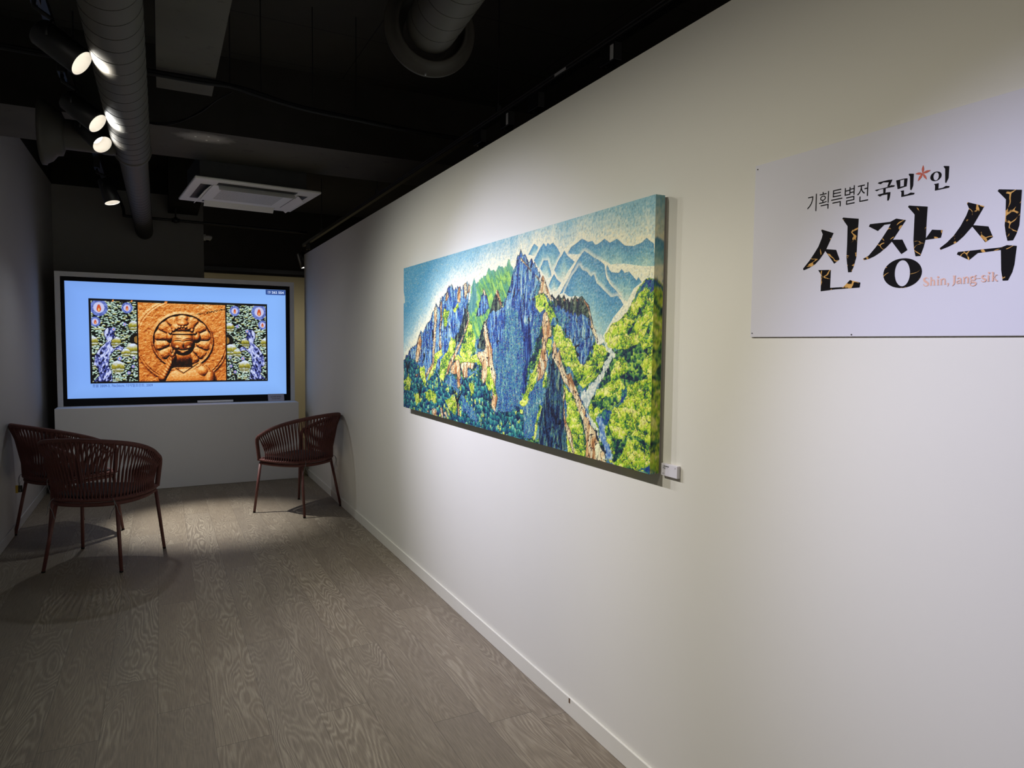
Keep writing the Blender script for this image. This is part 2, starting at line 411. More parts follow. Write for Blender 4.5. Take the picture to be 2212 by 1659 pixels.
# ------------------------------------------------------------------ outlines (metres from the lower left corner of each panel)
PAINT=[
('far',[(1.936,0.745),(1.962,0.768),(2.01,0.782),(2.03,0.788),(2.051,0.782),(2.077,0.772),(2.099,0.774),(2.114,0.757),(2.126,0.753),(2.175,0.766),(2.203,0.749),(2.248,0.754),(2.289,0.734),(2.336,0.721),(2.376,0.725),(2.407,0.74),(2.438,0.72),(2.445,0.714),(2.448,0.652),(2.217,0.677),(2.022,0.73)]),
('far',[(1.63,0.769),(1.662,0.798),(1.679,0.81),(1.708,0.791),(1.699,0.759)]),
('far',[(1.677,0.745),(1.727,0.787),(1.755,0.803),(1.777,0.787),(1.789,0.799),(1.808,0.789),(1.831,0.796),(1.855,0.778),(1.885,0.752),(1.857,0.718),(1.823,0.673),(1.723,0.706)]),
('far',[(1.726,0.709),(1.754,0.737),(1.788,0.735),(1.81,0.701),(1.823,0.667),(1.781,0.664)]),
('far',[(1.843,0.692),(1.88,0.736),(1.916,0.762),(1.941,0.738),(1.988,0.708),(1.949,0.68),(1.916,0.648),(1.882,0.644)]),
('far',[(1.8,0.635),(1.826,0.664),(1.842,0.676),(1.865,0.655),(1.894,0.638),(1.86,0.61),(1.825,0.609)]),
('far',[(2.183,0.659),(2.194,0.675),(2.222,0.654),(2.262,0.644),(2.276,0.652),(2.291,0.636),(2.318,0.642),(2.339,0.627),(2.356,0.613),(2.367,0.625),(2.384,0.606),(2.34,0.585),(2.308,0.546),(2.278,0.553),(2.233,0.602)]),
('far',[(1.884,0.597),(1.949,0.651),(2.001,0.709),(2.05,0.738),(2.103,0.712),(2.147,0.694),(2.176,0.675),(2.191,0.637),(2.238,0.594),(2.274,0.561),(2.175,0.566),(2.025,0.617)]),
('far',[(1.918,0.598),(1.966,0.65),(1.997,0.675),(2.016,0.694),(2.039,0.672),(2.07,0.663),(2.1,0.642),(2.115,0.65),(2.133,0.617),(2.169,0.6),(2.22,0.57),(2.252,0.571),(2.287,0.538),(2.236,0.497),(2.174,0.432),(2.156,0.424),(2.105,0.485),(2.079,0.544),(2.052,0.573),(1.951,0.584)]),
('green',[(1.02,0.521),(1.042,0.677),(1.08,0.718),(1.113,0.692),(1.16,0.712),(1.227,0.725),(1.248,0.76),(1.313,0.732),(1.354,0.755),(1.415,0.74),(1.463,0.775),(1.493,0.716),(1.447,0.628),(1.398,0.595),(1.316,0.59),(1.252,0.533),(1.209,0.492),(1.13,0.431),(1.071,0.421),(1.045,0.471)]),
('teal',[(1.006,0.586),(1.042,0.667),(1.08,0.718),(1.108,0.687),(1.138,0.623),(1.092,0.562),(1.032,0.54)]),
('blue',[(1.105,0.533),(1.139,0.589),(1.192,0.667),(1.229,0.627),(1.257,0.57),(1.197,0.54)]),
('blue',[(-0.003,0.295),(0.076,0.334),(0.152,0.379),(0.244,0.397),(0.314,0.48),(0.357,0.468),(0.416,0.511),(0.482,0.535),(0.56,0.62),(0.606,0.603),(0.636,0.642),(0.709,0.668),(0.752,0.705),(0.801,0.707),(0.835,0.686),(0.889,0.7),(0.928,0.68),(0.966,0.712),(1.017,0.706),(1.03,0.663),(0.994,0.566),(1.007,0.531),(0.945,0.452),(0.84,0.38),(0.757,0.31),(0.671,0.247),(0.579,0.266),(0.533,0.208),(0.385,0.165),(0.245,0.217),(0.095,0.291)]),
('dark',[(0.969,0.567),(0.943,0.603),(1.007,0.566),(1.007,0.521),(0.945,0.452),(0.84,0.385),(0.812,0.411),(0.892,0.462)]),
('blue',[(1.209,0.469),(1.252,0.547),(1.335,0.648),(1.367,0.597),(1.398,0.569),(1.456,0.636),(1.502,0.715),(1.587,0.766),(1.6,0.218),(1.367,0.117),(1.323,0.247),(1.289,0.357),(1.233,0.412)]),
('blue',[(1.417,0.59),(1.462,0.649),(1.512,0.726),(1.539,0.783),(1.563,0.801),(1.595,0.78),(1.637,0.743),(1.664,0.748),(1.69,0.728),(1.73,0.681),(1.718,0.657),(1.68,0.609),(1.694,0.577),(1.741,0.496),(1.698,0.418),(1.614,0.303),(1.471,0.247),(1.393,0.278)]),
('bluel',[(1.418,0.556),(1.493,0.573),(1.552,0.531),(1.596,0.451),(1.585,0.352),(1.515,0.249),(1.393,0.278)]),
('bluel',[(1.61,0.45),(1.676,0.514),(1.734,0.525),(1.754,0.487),(1.699,0.402),(1.641,0.304),(1.579,0.285)]),
('deep',[(1.508,0.586),(1.559,0.544),(1.623,0.486),(1.695,0.545),(1.677,0.482),(1.632,0.418),(1.634,0.32),(1.607,0.319),(1.597,0.434)]),
('bluel',[(1.466,0.451),(1.566,0.45),(1.632,0.356),(1.619,0.24),(1.557,0.137),(1.599,0.11),(1.502,0.023),(1.476,-0.004),(1.294,-0.002),(1.286,0.37)]),
('deep',[(1.59,0.45),(1.676,0.449),(1.663,0.364),(1.605,0.187),(1.572,0.207),(1.609,0.337)]),
('dark',[(1.119,0.383),(1.175,0.478),(1.22,0.525),(1.243,0.468),(1.277,0.407),(1.211,0.374)]),
('dark',[(1.258,0.552),(1.294,0.601),(1.335,0.648),(1.388,0.569),(1.337,0.553)]),
('dark',[(1.8,0.614),(1.837,0.588),(1.872,0.589),(1.918,0.586),(1.952,0.57),(1.995,0.576),(2.029,0.575),(2.058,0.567),(2.084,0.541),(2.1,0.496),(2.141,0.437),(2.151,0.413),(2.111,0.446),(2.029,0.475),(1.954,0.506),(1.885,0.543),(1.838,0.569)]),
('blue',[(1.826,0.564),(1.896,0.549),(1.975,0.517),(2.059,0.508),(2.101,0.474),(2.136,0.429),(2.113,0.391),(2.074,0.345),(2.034,0.316),(2.002,0.332),(1.979,0.389),(1.922,0.448),(1.886,0.493)]),
('bluel',[(1.838,0.551),(1.931,0.518),(1.965,0.482),(1.921,0.462),(1.875,0.493)]),
('lime',[(1.694,0.596),(1.726,0.606),(1.757,0.604),(1.789,0.581),(1.808,0.556),(1.838,0.539),(1.863,0.502),(1.828,0.497),(1.816,0.464),(1.887,0.484),(1.916,0.451),(1.923,0.424),(1.967,0.412),(1.946,0.389),(1.995,0.395),(2.022,0.361),(2.013,0.315),(1.926,0.318),(1.896,0.358),(1.842,0.418),(1.828,0.467),(1.785,0.501),(1.771,0.548),(1.727,0.544),(1.701,0.551)]),
('lime',[(1.834,0.437),(1.888,0.427),(1.965,0.42),(1.991,0.387),(2.034,0.365),(2.029,0.338),(2.087,0.34),(2.115,0.363),(2.108,0.41),(2.152,0.41),(2.212,0.374),(2.187,0.34),(2.145,0.295),(2.101,0.267),(2.055,0.245),(2.025,0.263),(1.981,0.304),(1.93,0.329),(1.91,0.362),(1.869,0.389)]),
('blue',[(1.978,0.426),(2.108,0.426),(2.098,0.363),(2.076,0.34),(2.041,0.316),(2.016,0.354)]),
('lime',[(2.005,0.334),(2.041,0.335),(2.083,0.311),(2.128,0.307),(2.118,0.268),(2.061,0.252),(2.031,0.276)]),
('lime',[(1.73,0.384),(1.709,0.333),(1.657,0.272),(1.62,0.203),(1.565,0.149),(1.598,0.137),(1.645,0.16),(1.674,0.214),(1.711,0.26),(1.725,0.275),(1.746,0.326),(1.78,0.405),(1.8,0.427),(1.828,0.427),(1.822,0.385),(1.802,0.356),(1.794,0.391)]),
('lime',[(0.798,0.448),(0.853,0.411),(0.84,0.369),(0.771,0.31),(0.671,0.193),(0.611,0.217),(0.64,0.306),(0.756,0.379)]),
('lime',[(1.007,0.541),(1.045,0.51),(1.107,0.421),(1.095,0.382),(1.023,0.337),(0.947,0.33),(0.907,0.36),(0.946,0.406),(1.008,0.481)]),
('lime',[(0.84,0.348),(0.947,0.335),(1.023,0.337),(1.096,0.358),(1.201,0.341),(1.201,0.298),(1.121,0.3),(1.096,0.319),(1.011,0.291),(0.948,0.279),(0.841,0.317)]),
('lime',[(0.681,0.589),(0.768,0.575),(0.74,0.528),(0.697,0.475),(0.675,0.54)]),
('lime',[(0.81,0.573),(0.877,0.606),(0.891,0.591),(0.837,0.557)]),
('lime',[(0.547,0.343),(0.654,0.372),(0.67,0.345),(0.61,0.322),(0.564,0.265),(0.533,0.191),(0.436,0.191),(0.452,0.238)]),
('lime',[(0.316,0.268),(0.385,0.27),(0.402,0.201),(0.436,0.157),(0.351,0.151),(0.263,0.194)]),
('rock',[(0.537,0.6),(0.568,0.615),(0.584,0.587),(0.576,0.527),(0.562,0.432),(0.54,0.292),(0.484,0.245),(0.402,0.195),(0.402,0.224),(0.5,0.291),(0.523,0.433),(0.53,0.528)]),
('rock',[(0.629,0.624),(0.659,0.633),(0.66,0.53),(0.638,0.465),(0.654,0.378),(0.617,0.366),(0.615,0.476),(0.63,0.542)]),
('rock',[(0.876,0.683),(0.896,0.697),(0.918,0.665),(0.91,0.61),(0.877,0.612),(0.863,0.638)]),
('rock',[(0.948,0.694),(0.969,0.71),(0.998,0.7),(1.005,0.655),(0.981,0.617),(0.955,0.643)]),
('rock',[(1.007,0.699),(1.032,0.693),(1.03,0.663),(1.005,0.65)]),
('rock',[(0.262,0.421),(0.314,0.463),(0.341,0.421),(0.324,0.363),(0.271,0.284),(0.217,0.295)]),
('rock',[(0.71,0.662),(0.745,0.687),(0.76,0.654),(0.724,0.624),(0.695,0.631)]),
('rock',[(0.994,0.601),(1.007,0.566),(1.025,0.555),(1.026,0.52),(0.945,0.421),(0.841,0.327),(0.744,0.239),(0.686,0.193),(0.757,0.294),(0.84,0.364),(0.945,0.442),(1.007,0.531)]),
('rock',[(0.841,0.312),(0.894,0.329),(0.922,0.278),(0.917,0.149),(0.884,0.152),(0.869,0.245),(0.786,0.241),(0.772,0.273)]),
('rock',[(0.915,0.298),(0.947,0.31),(1.097,0.314),(1.073,0.274),(1.011,0.281),(1.012,0.231),(0.949,0.228)]),
('rock',[(1.192,0.478),(1.22,0.527),(1.232,0.478),(1.255,0.431),(1.294,0.375),(1.305,0.315),(1.333,0.266),(1.334,0.201),(1.356,0.157),(1.326,0.085),(1.282,0.123),(1.303,0.176),(1.281,0.221),(1.236,0.233),(1.192,0.207),(1.168,0.239),(1.179,0.297),(1.12,0.344),(1.131,0.363),(1.2,0.374),(1.222,0.393),(1.199,0.44)]),
('rock',[(1.32,0.631),(1.335,0.648),(1.356,0.633),(1.399,0.566),(1.378,0.57),(1.347,0.607)]),
('rock',[(1.178,0.654),(1.192,0.668),(1.212,0.652),(1.22,0.628),(1.195,0.634)]),
('lime',[(1.235,0.304),(1.268,0.291),(1.291,0.245),(1.324,0.21),(1.335,0.155),(1.308,0.172),(1.292,0.199),(1.248,0.187),(1.226,0.204),(1.236,0.242)]),
('rock',[(1.728,0.637),(1.737,0.671),(1.752,0.682),(1.765,0.669),(1.788,0.633),(1.807,0.604),(1.831,0.582),(1.814,0.574),(1.782,0.597),(1.757,0.607),(1.732,0.606),(1.707,0.601),(1.719,0.619)]),
('rock',[(1.554,0.771),(1.568,0.77),(1.61,0.739),(1.658,0.706),(1.658,0.696),(1.617,0.726),(1.561,0.757)]),
('rock',[(1.685,0.685),(1.698,0.685),(1.721,0.663),(1.712,0.66)]),
('rock',[(1.753,0.518),(1.765,0.536),(1.79,0.532),(1.809,0.504),(1.822,0.479),(1.829,0.439),(1.799,0.43),(1.782,0.387),(1.764,0.337),(1.728,0.292),(1.708,0.291),(1.739,0.355),(1.756,0.434),(1.748,0.48)]),
('rock',[(1.861,0.574),(1.869,0.586),(1.878,0.573)]),
('rock',[(1.913,0.572),(1.918,0.584),(1.927,0.568)]),
('rock',[(1.946,0.561),(1.95,0.573),(1.956,0.561)]),
('rock',[(1.976,0.561),(1.981,0.575),(1.987,0.561)]),
('rock',[(1.998,0.56),(2.003,0.573),(2.011,0.559)]),
('rock',[(2.024,0.563),(2.029,0.575),(2.04,0.565)]),
('rock',[(2.045,0.568),(2.058,0.567),(2.084,0.543),(2.094,0.515),(2.105,0.487),(2.131,0.457),(2.151,0.416),(2.131,0.427),(2.101,0.468),(2.079,0.53)]),
('blue2',[(1.809,0.346),(1.829,0.378),(1.864,0.334),(1.898,0.304),(1.926,0.257),(1.933,0.21),(1.922,0.158),(1.943,0.109),(1.952,0.009),(1.926,-0.002),(1.732,-0.001),(1.737,0.087),(1.765,0.162),(1.804,0.265)]),
('bluel',[(1.732,0.279),(1.797,0.296),(1.804,0.265),(1.765,0.162),(1.737,0.087),(1.725,0.002),(1.51,0.004),(1.526,0.061),(1.622,0.12),(1.659,0.209)]),
('lime',[(1.919,0.25),(1.958,0.239),(1.996,0.215),(2.034,0.152),(2.06,0.106),(2.079,0.043),(2.08,0.001),(2.015,-0.002),(1.952,-0.002),(1.951,0.059),(1.982,0.063),(1.943,0.109),(1.947,0.178)]),
('lime',[(1.755,0.255),(1.782,0.306),(1.797,0.279),(1.791,0.236),(1.763,0.227)]),
('lime',[(1.728,0.166),(1.75,0.161),(1.744,0.131),(1.716,0.048),(1.695,-0.002),(1.679,0.014),(1.715,0.085)]),
('rock',[(1.83,0.357),(1.835,0.406),(1.852,0.423),(1.862,0.406),(1.87,0.375),(1.889,0.389),(1.9,0.352),(1.924,0.318),(1.944,0.296),(1.969,0.303),(1.988,0.274),(2.02,0.236),(2.051,0.193),(2.075,0.172),(2.076,0.14),(2.093,0.145),(2.106,0.117),(2.14,0.099),(2.152,0.069),(2.163,0.067),(2.175,0.044),(2.197,0.028),(2.206,-0.005),(2.143,-0.005),(2.081,-0.005),(2.079,0.043),(2.059,0.122),(2.028,0.165),(1.996,0.208),(1.945,0.252),(1.905,0.28),(1.878,0.317),(1.851,0.337)]),
('rock',[(1.92,0.243),(1.936,0.231),(1.928,0.176),(1.942,0.116),(1.981,0.08),(2.002,-0.001),(1.99,-0.003),(1.951,0.059),(1.923,0.121),(1.921,0.175)]),
('rock',[(1.731,0.34),(1.758,0.413),(1.779,0.427),(1.787,0.377),(1.802,0.342),(1.783,0.292),(1.762,0.27),(1.718,0.253)]),
('tree',[(-0.003,0.289),(0.095,0.322),(0.226,0.295),(0.298,0.267),(0.316,0.22),(0.386,0.153),(0.452,0.198),(0.548,0.264),(0.595,0.233),(0.671,0.193),(0.729,0.239),(0.842,0.244),(0.883,0.173),(0.936,0.212),(1.025,0.242),(1.097,0.265),(1.145,0.257),(1.181,0.201),(1.225,0.223),(1.27,0.183),(1.261,0.122),(1.326,0.081),(1.368,0.099),(1.468,0.099),(1.544,0.132),(1.603,0.12),(1.606,-0.003),(1.15,-0.005),(-0.002,-0.01)]),
('bluel',[(0.686,0.193),(0.758,0.24),(0.856,0.234),(0.883,0.183),(0.95,0.147),(1.027,0.112),(1.149,0.054),(1.126,0.017),(0.951,0.06),(0.924,0.124),(0.815,0.169)]),
('rock',[(0.878,0.089),(0.905,0.097),(0.906,0.035),(0.879,0.032)]),
('rock',[(0.421,0.004),(0.454,0.025),(0.47,0.003)]),
('rock',[(0.503,0.001),(0.511,0.041),(0.543,0.044),(0.582,0.031),(0.582,-0.008)]),
('rock',[(0.628,0.046),(0.673,0.056),(0.689,-0.003),(0.651,-0.007)]),
('rock',[(0.696,0.036),(0.732,0.05),(0.733,0.001),(0.703,-0.002)]),
('rock',[(0.218,0.216),(0.281,0.219),(0.254,0.194)]),
('limed',[(0.377,0.112),(0.485,0.142),(0.581,0.12),(0.566,0.063),(0.502,0.075),(0.403,0.085)]),
('limed',[(0.018,0.157),(0.096,0.217),(0.144,0.164),(0.115,0.106),(0.018,0.119)]),
('limed',[(0.191,0.093),(0.299,0.107),(0.335,0.062),(0.246,0.03)]),
('limed',[(0.702,0.102),(0.816,0.127),(0.898,0.096),(0.845,0.029),(0.76,0.063)]),
('limed',[(1.025,0.212),(1.086,0.21),(1.087,0.151),(1.051,0.154)]),
('lime',[(2.161,0.418),(2.224,0.474),(2.276,0.501),(2.334,0.54),(2.357,0.584),(2.399,0.61),(2.449,0.613),(2.453,0.399),(2.395,0.406),(2.313,0.398),(2.271,0.392),(2.226,0.392),(2.204,0.376)]),
('bdark',[(2.333,0.545),(2.357,0.584),(2.399,0.61),(2.449,0.615),(2.45,0.587),(2.428,0.557),(2.404,0.59),(2.365,0.563),(2.309,0.526),(2.267,0.496)]),
('gdark',[(2.304,0.434),(2.336,0.469),(2.367,0.506),(2.414,0.529),(2.399,0.507),(2.36,0.481),(2.333,0.449)]),
('gdark',[(2.402,0.433),(2.428,0.467),(2.446,0.484),(2.443,0.455),(2.418,0.426)]),
('lime',[(2.092,0.18),(2.136,0.241),(2.168,0.274),(2.219,0.335),(2.283,0.39),(2.391,0.42),(2.443,0.442),(2.481,0.442),(2.493,0.003),(2.392,-0.003),(2.235,-0.003),(2.196,0.044),(2.14,0.105)]),
('gdark',[(2.136,0.231),(2.157,0.267),(2.204,0.316),(2.248,0.372),(2.283,0.393),(2.317,0.397),(2.386,0.417),(2.396,0.395),(2.478,0.412),(2.479,0.395),(2.418,0.395),(2.406,0.369),(2.393,0.343),(2.404,0.31),(2.481,0.333),(2.482,0.322),(2.426,0.314),(2.391,0.284),(2.335,0.281),(2.312,0.262),(2.281,0.289),(2.319,0.318),(2.313,0.356),(2.279,0.367),(2.25,0.336),(2.225,0.317),(2.236,0.293),(2.2,0.273),(2.168,0.252)]),
('bdark',[(2.287,0.26),(2.326,0.271),(2.313,0.232),(2.284,0.203),(2.244,0.185),(2.225,0.14),(2.194,0.118),(2.15,0.144),(2.165,0.171),(2.218,0.185),(2.254,0.204),(2.279,0.224)]),
('green2',[(2.103,0.204),(2.159,0.208),(2.252,0.252),(2.283,0.224),(2.239,0.19),(2.171,0.178),(2.126,0.183)]),
('bdark',[(2.378,-0.0),(2.431,0.026),(2.491,0.047),(2.497,0.004),(2.432,-0.005)]),
('gdark',[(2.215,0.139),(2.248,0.088),(2.278,0.098),(2.331,0.116),(2.411,0.109),(2.438,0.095),(2.438,0.087),(2.402,0.093),(2.331,0.104),(2.308,0.075),(2.285,0.041),(2.26,0.004),(2.24,0.013),(2.259,0.053),(2.206,0.088)]),
('bmist',[(2.139,0.146),(2.171,0.159),(2.205,0.122),(2.206,0.076),(2.244,0.041),(2.24,0.007),(2.208,0.005),(2.197,0.034),(2.163,0.077)]),
('mist',[(2.129,0.445),(2.173,0.444),(2.19,0.405),(2.248,0.384),(2.249,0.366),(2.204,0.322),(2.157,0.27),(2.136,0.241),(2.103,0.21),(2.092,0.18),(2.093,0.158),(2.128,0.145),(2.157,0.104),(2.18,0.057),(2.163,0.07),(2.14,0.105),(2.099,0.139),(2.075,0.172),(2.045,0.205),(2.032,0.237),(2.073,0.24),(2.118,0.268),(2.161,0.302),(2.213,0.368),(2.185,0.392),(2.152,0.417)]),
('mist',[(2.156,0.421),(2.174,0.429),(2.208,0.392),(2.24,0.392),(2.227,0.376),(2.213,0.365)]),
]
RIDGE=[(-0.003,0.295),(0.152,0.379),(0.314,0.48),(0.416,0.511),(0.56,0.62),(0.709,0.668),(0.801,0.707),(0.966,0.712),(1.08,0.723),(1.248,0.76),(1.354,0.755),(1.463,0.775),(1.46,0.731),(1.539,0.783),(1.563,0.801),(1.637,0.743),(1.73,0.687),(1.8,0.614),(1.872,0.589),(2.029,0.575),(2.084,0.543),(2.146,0.424),(2.224,0.474),(2.333,0.545),(2.399,0.61),(2.449,0.613)]
RIDGE2=[(1.563,0.801),(1.63,0.769),(1.679,0.81),(1.755,0.803),(1.831,0.796),(1.885,0.752),(1.936,0.745),(2.03,0.788),(2.126,0.756),(2.175,0.766),(2.248,0.754),(2.336,0.721),(2.407,0.74),(2.445,0.714)]
TITLE=[[(0.2058,0.2536),(0.2044,0.2511),(0.2091,0.2418),(0.2067,0.2327),(0.1982,0.2141),(0.1864,0.1983),(0.1743,0.1835),(0.1565,0.1658),(0.1583,0.1615),(0.1751,0.1661),(0.1906,0.1732),(0.2027,0.1833),(0.2115,0.1935),(0.2175,0.2016),(0.2431,0.1693),(0.2567,0.178),(0.2469,0.2008),(0.2201,0.2056),(0.2384,0.2406)],[(0.2623,0.2726),(0.2599,0.2705),(0.2743,0.251),(0.2749,0.2137),(0.2747,0.1808),(0.2771,0.1641),(0.2803,0.1461),(0.2889,0.146),(0.2949,0.1611),(0.2997,0.1794),(0.3005,0.2229),(0.3018,0.2637)],[(0.1999,0.1585),(0.2346,0.1558),(0.2344,0.114),(0.2693,0.1134),(0.2858,0.1282),(0.3123,0.1204),(0.3108,0.1095),(0.2483,0.1095),(0.209,0.1075),(0.2089,0.1463)],[(0.33,0.2475),(0.3775,0.2454),(0.3904,0.2503),(0.412,0.2436),(0.385,0.2064),(0.4061,0.2039),(0.4181,0.1806),(0.4051,0.1735),(0.3826,0.2026),(0.3711,0.1921),(0.3561,0.1818),(0.3432,0.1753),(0.3301,0.1712),(0.3187,0.1697),(0.3161,0.1727),(0.3298,0.1786),(0.345,0.194),(0.3599,0.2127),(0.3731,0.2312),(0.3784,0.2408),(0.3637,0.2409),(0.3493,0.2297),(0.3273,0.2426)],[(0.4171,0.2731),(0.4152,0.2705),(0.4303,0.2522),(0.4302,0.229),(0.4301,0.1988),(0.4321,0.1812),(0.4361,0.1655),(0.4461,0.1653),(0.4525,0.1831),(0.4555,0.1969),(0.4865,0.1971),(0.4895,0.2119),(0.4681,0.2158),(0.4561,0.2),(0.456,0.2322),(0.4569,0.264)],[(0.535,0.2591),(0.5335,0.257),(0.5381,0.2466),(0.5336,0.2339),(0.524,0.2152),(0.5116,0.1979),(0.4987,0.1858),(0.485,0.1764),(0.4869,0.1729),(0.5018,0.1772),(0.5176,0.1835),(0.5303,0.194),(0.5389,0.2036),(0.5456,0.2107),(0.5707,0.1773),(0.5838,0.1858),(0.5748,0.2068),(0.5474,0.2131),(0.5659,0.2462)],[(0.5899,0.2731),(0.5877,0.2704),(0.6028,0.2522),(0.6035,0.2227),(0.603,0.2049),(0.6055,0.1891),(0.6091,0.1753),(0.6184,0.1751),(0.6236,0.1866),(0.6275,0.2012),(0.6281,0.2251),(0.6287,0.2648)],[(0.5211,0.1648),(0.5984,0.1645),(0.6089,0.1675),(0.6252,0.1641),(0.6229,0.1308),(0.6201,0.1171),(0.6134,0.102),(0.6044,0.1024),(0.601,0.1226),(0.5986,0.1597),(0.5582,0.1585),(0.5429,0.1467),(0.5194,0.1601)]]
TITLE_O=[([(0.4512,0.1331),(0.4508,0.1278),(0.4492,0.1227),(0.4465,0.1178),(0.4426,0.1134),(0.4377,0.1095),(0.432,0.1064),(0.4256,0.104),(0.4186,0.1024),(0.4113,0.1018),(0.4039,0.1022),(0.3966,0.1035),(0.3896,0.1057),(0.3832,0.1087),(0.3776,0.1126),(0.373,0.1171),(0.3695,0.1221),(0.3672,0.1275),(0.3663,0.1331),(0.3667,0.1387),(0.3685,0.1441),(0.3716,0.1491),(0.3758,0.1536),(0.381,0.1574),(0.3871,0.1605),(0.3939,0.1627),(0.401,0.164),(0.4084,0.1643),(0.4158,0.1637),(0.4229,0.1622),(0.4295,0.1598),(0.4356,0.1566),(0.4408,0.1528),(0.4451,0.1484),(0.4483,0.1435),(0.4503,0.1384)],[(0.4258,0.1329),(0.4258,0.1282),(0.4253,0.1236),(0.4243,0.1193),(0.4228,0.1154),(0.4209,0.112),(0.4187,0.1092),(0.4161,0.1071),(0.4134,0.1059),(0.4105,0.1054),(0.4076,0.1058),(0.4047,0.107),(0.4019,0.109),(0.3994,0.1117),(0.3971,0.1151),(0.3952,0.1191),(0.3938,0.1234),(0.3928,0.1281),(0.3923,0.133),(0.3924,0.1378),(0.3929,0.1425),(0.394,0.1469),(0.3955,0.1508),(0.3974,0.1542),(0.3997,0.1569),(0.4023,0.1589),(0.4051,0.1601),(0.408,0.1605),(0.4109,0.16),(0.4138,0.1587),(0.4165,0.1567),(0.419,0.1539),(0.4212,0.1505),(0.423,0.1466),(0.4244,0.1423),(0.4254,0.1377)])]
SUB=[[(0.3444,0.3334),(0.3469,0.3352),(0.3693,0.3358),(0.3782,0.3346),(0.3716,0.3212),(0.3668,0.3214),(0.3701,0.3305),(0.3573,0.3328),(0.3508,0.3302)],[(0.338,0.3195),(0.3413,0.3201),(0.3708,0.321),(0.3752,0.3232),(0.3844,0.3214),(0.3825,0.3187),(0.3496,0.3191),(0.3431,0.3167)],[(0.3578,0.3199),(0.3636,0.3197),(0.3632,0.3092),(0.3583,0.3092)],[(0.3448,0.3078),(0.3471,0.3089),(0.3681,0.3098),(0.3749,0.3088),(0.3735,0.2967),(0.3713,0.2916),(0.3681,0.2919),(0.368,0.3053),(0.3568,0.3058),(0.3507,0.3036)],[(0.4133,0.3379),(0.4152,0.3393),(0.4247,0.337),(0.4243,0.3123),(0.4209,0.3039),(0.4183,0.3052),(0.4167,0.3328)],[(0.3969,0.307),(0.4047,0.307),(0.4054,0.2971),(0.4128,0.2972),(0.4196,0.2994),(0.4284,0.2972),(0.427,0.2942),(0.3994,0.2938),(0.3994,0.3038)],[(0.4849,0.3384),(0.487,0.3391),(0.4965,0.3367),(0.4962,0.3134),(0.4914,0.304),(0.4899,0.3063),(0.4886,0.3331)],[(0.4676,0.3071),(0.4772,0.3072),(0.477,0.2962),(0.4862,0.2965),(0.4916,0.2989),(0.4989,0.2972),(0.4981,0.2942),(0.4701,0.2936),(0.47,0.3039)]]
SUB_O=[([(0.3864,0.331),(0.4059,0.3313),(0.4116,0.3304),(0.4102,0.3142),(0.3907,0.3118)],[(0.3955,0.3295),(0.4044,0.3295),(0.404,0.316),(0.4002,0.3158),(0.3962,0.3156)]),([(0.4822,0.3225),(0.482,0.3205),(0.4814,0.3186),(0.4803,0.3169),(0.4788,0.3154),(0.4769,0.3141),(0.4748,0.3132),(0.4725,0.3127),(0.4701,0.3126),(0.4678,0.3129),(0.4655,0.3136),(0.4635,0.3147),(0.4619,0.3161),(0.4606,0.3178),(0.4597,0.3196),(0.4594,0.3216),(0.4596,0.3236),(0.4602,0.3255),(0.4613,0.3273),(0.4629,0.3288),(0.4648,0.33),(0.4669,0.3309),(0.4692,0.3314),(0.4716,0.3315),(0.474,0.3311),(0.4762,0.3304),(0.4781,0.3293),(0.4798,0.3279),(0.481,0.3263),(0.4818,0.3244)],[(0.4767,0.3222),(0.4766,0.3205),(0.4764,0.3189),(0.4759,0.3174),(0.4752,0.3162),(0.4743,0.3151),(0.4733,0.3144),(0.4722,0.314),(0.4711,0.314),(0.47,0.3143),(0.4689,0.3149),(0.468,0.3158),(0.4671,0.3171),(0.4665,0.3185),(0.4661,0.3201),(0.4659,0.3217),(0.4659,0.3234),(0.4662,0.325),(0.4667,0.3265),(0.4674,0.3278),(0.4683,0.3288),(0.4693,0.3295),(0.4704,0.3299),(0.4715,0.3299),(0.4726,0.3296),(0.4737,0.329),(0.4746,0.328),(0.4754,0.3268),(0.4761,0.3254),(0.4765,0.3238)])]
STAR=[[(0.4438,0.3342),(0.4454,0.3375),(0.4461,0.3414),(0.4453,0.3458),(0.4438,0.3505),(0.442,0.3468),(0.441,0.3429),(0.4415,0.3386),(0.4429,0.3345)],[(0.444,0.3335),(0.4483,0.3327),(0.4527,0.3329),(0.4564,0.3345),(0.4598,0.3369),(0.4551,0.3377),(0.4506,0.3379),(0.4467,0.3365),(0.4437,0.3344)],[(0.4433,0.3333),(0.4441,0.3295),(0.4459,0.3256),(0.4489,0.3223),(0.4525,0.3193),(0.4516,0.3235),(0.45,0.3275),(0.4472,0.3309),(0.444,0.3336)],[(0.4427,0.3338),(0.4393,0.3317),(0.4363,0.3286),(0.4347,0.3244),(0.4338,0.3197),(0.4376,0.3221),(0.4408,0.325),(0.4427,0.329),(0.4435,0.3331)],[(0.4428,0.3344),(0.4393,0.3363),(0.4353,0.3375),(0.4315,0.3371),(0.4278,0.336),(0.4319,0.3339),(0.4359,0.3324),(0.4397,0.3325),(0.4429,0.3335)]]
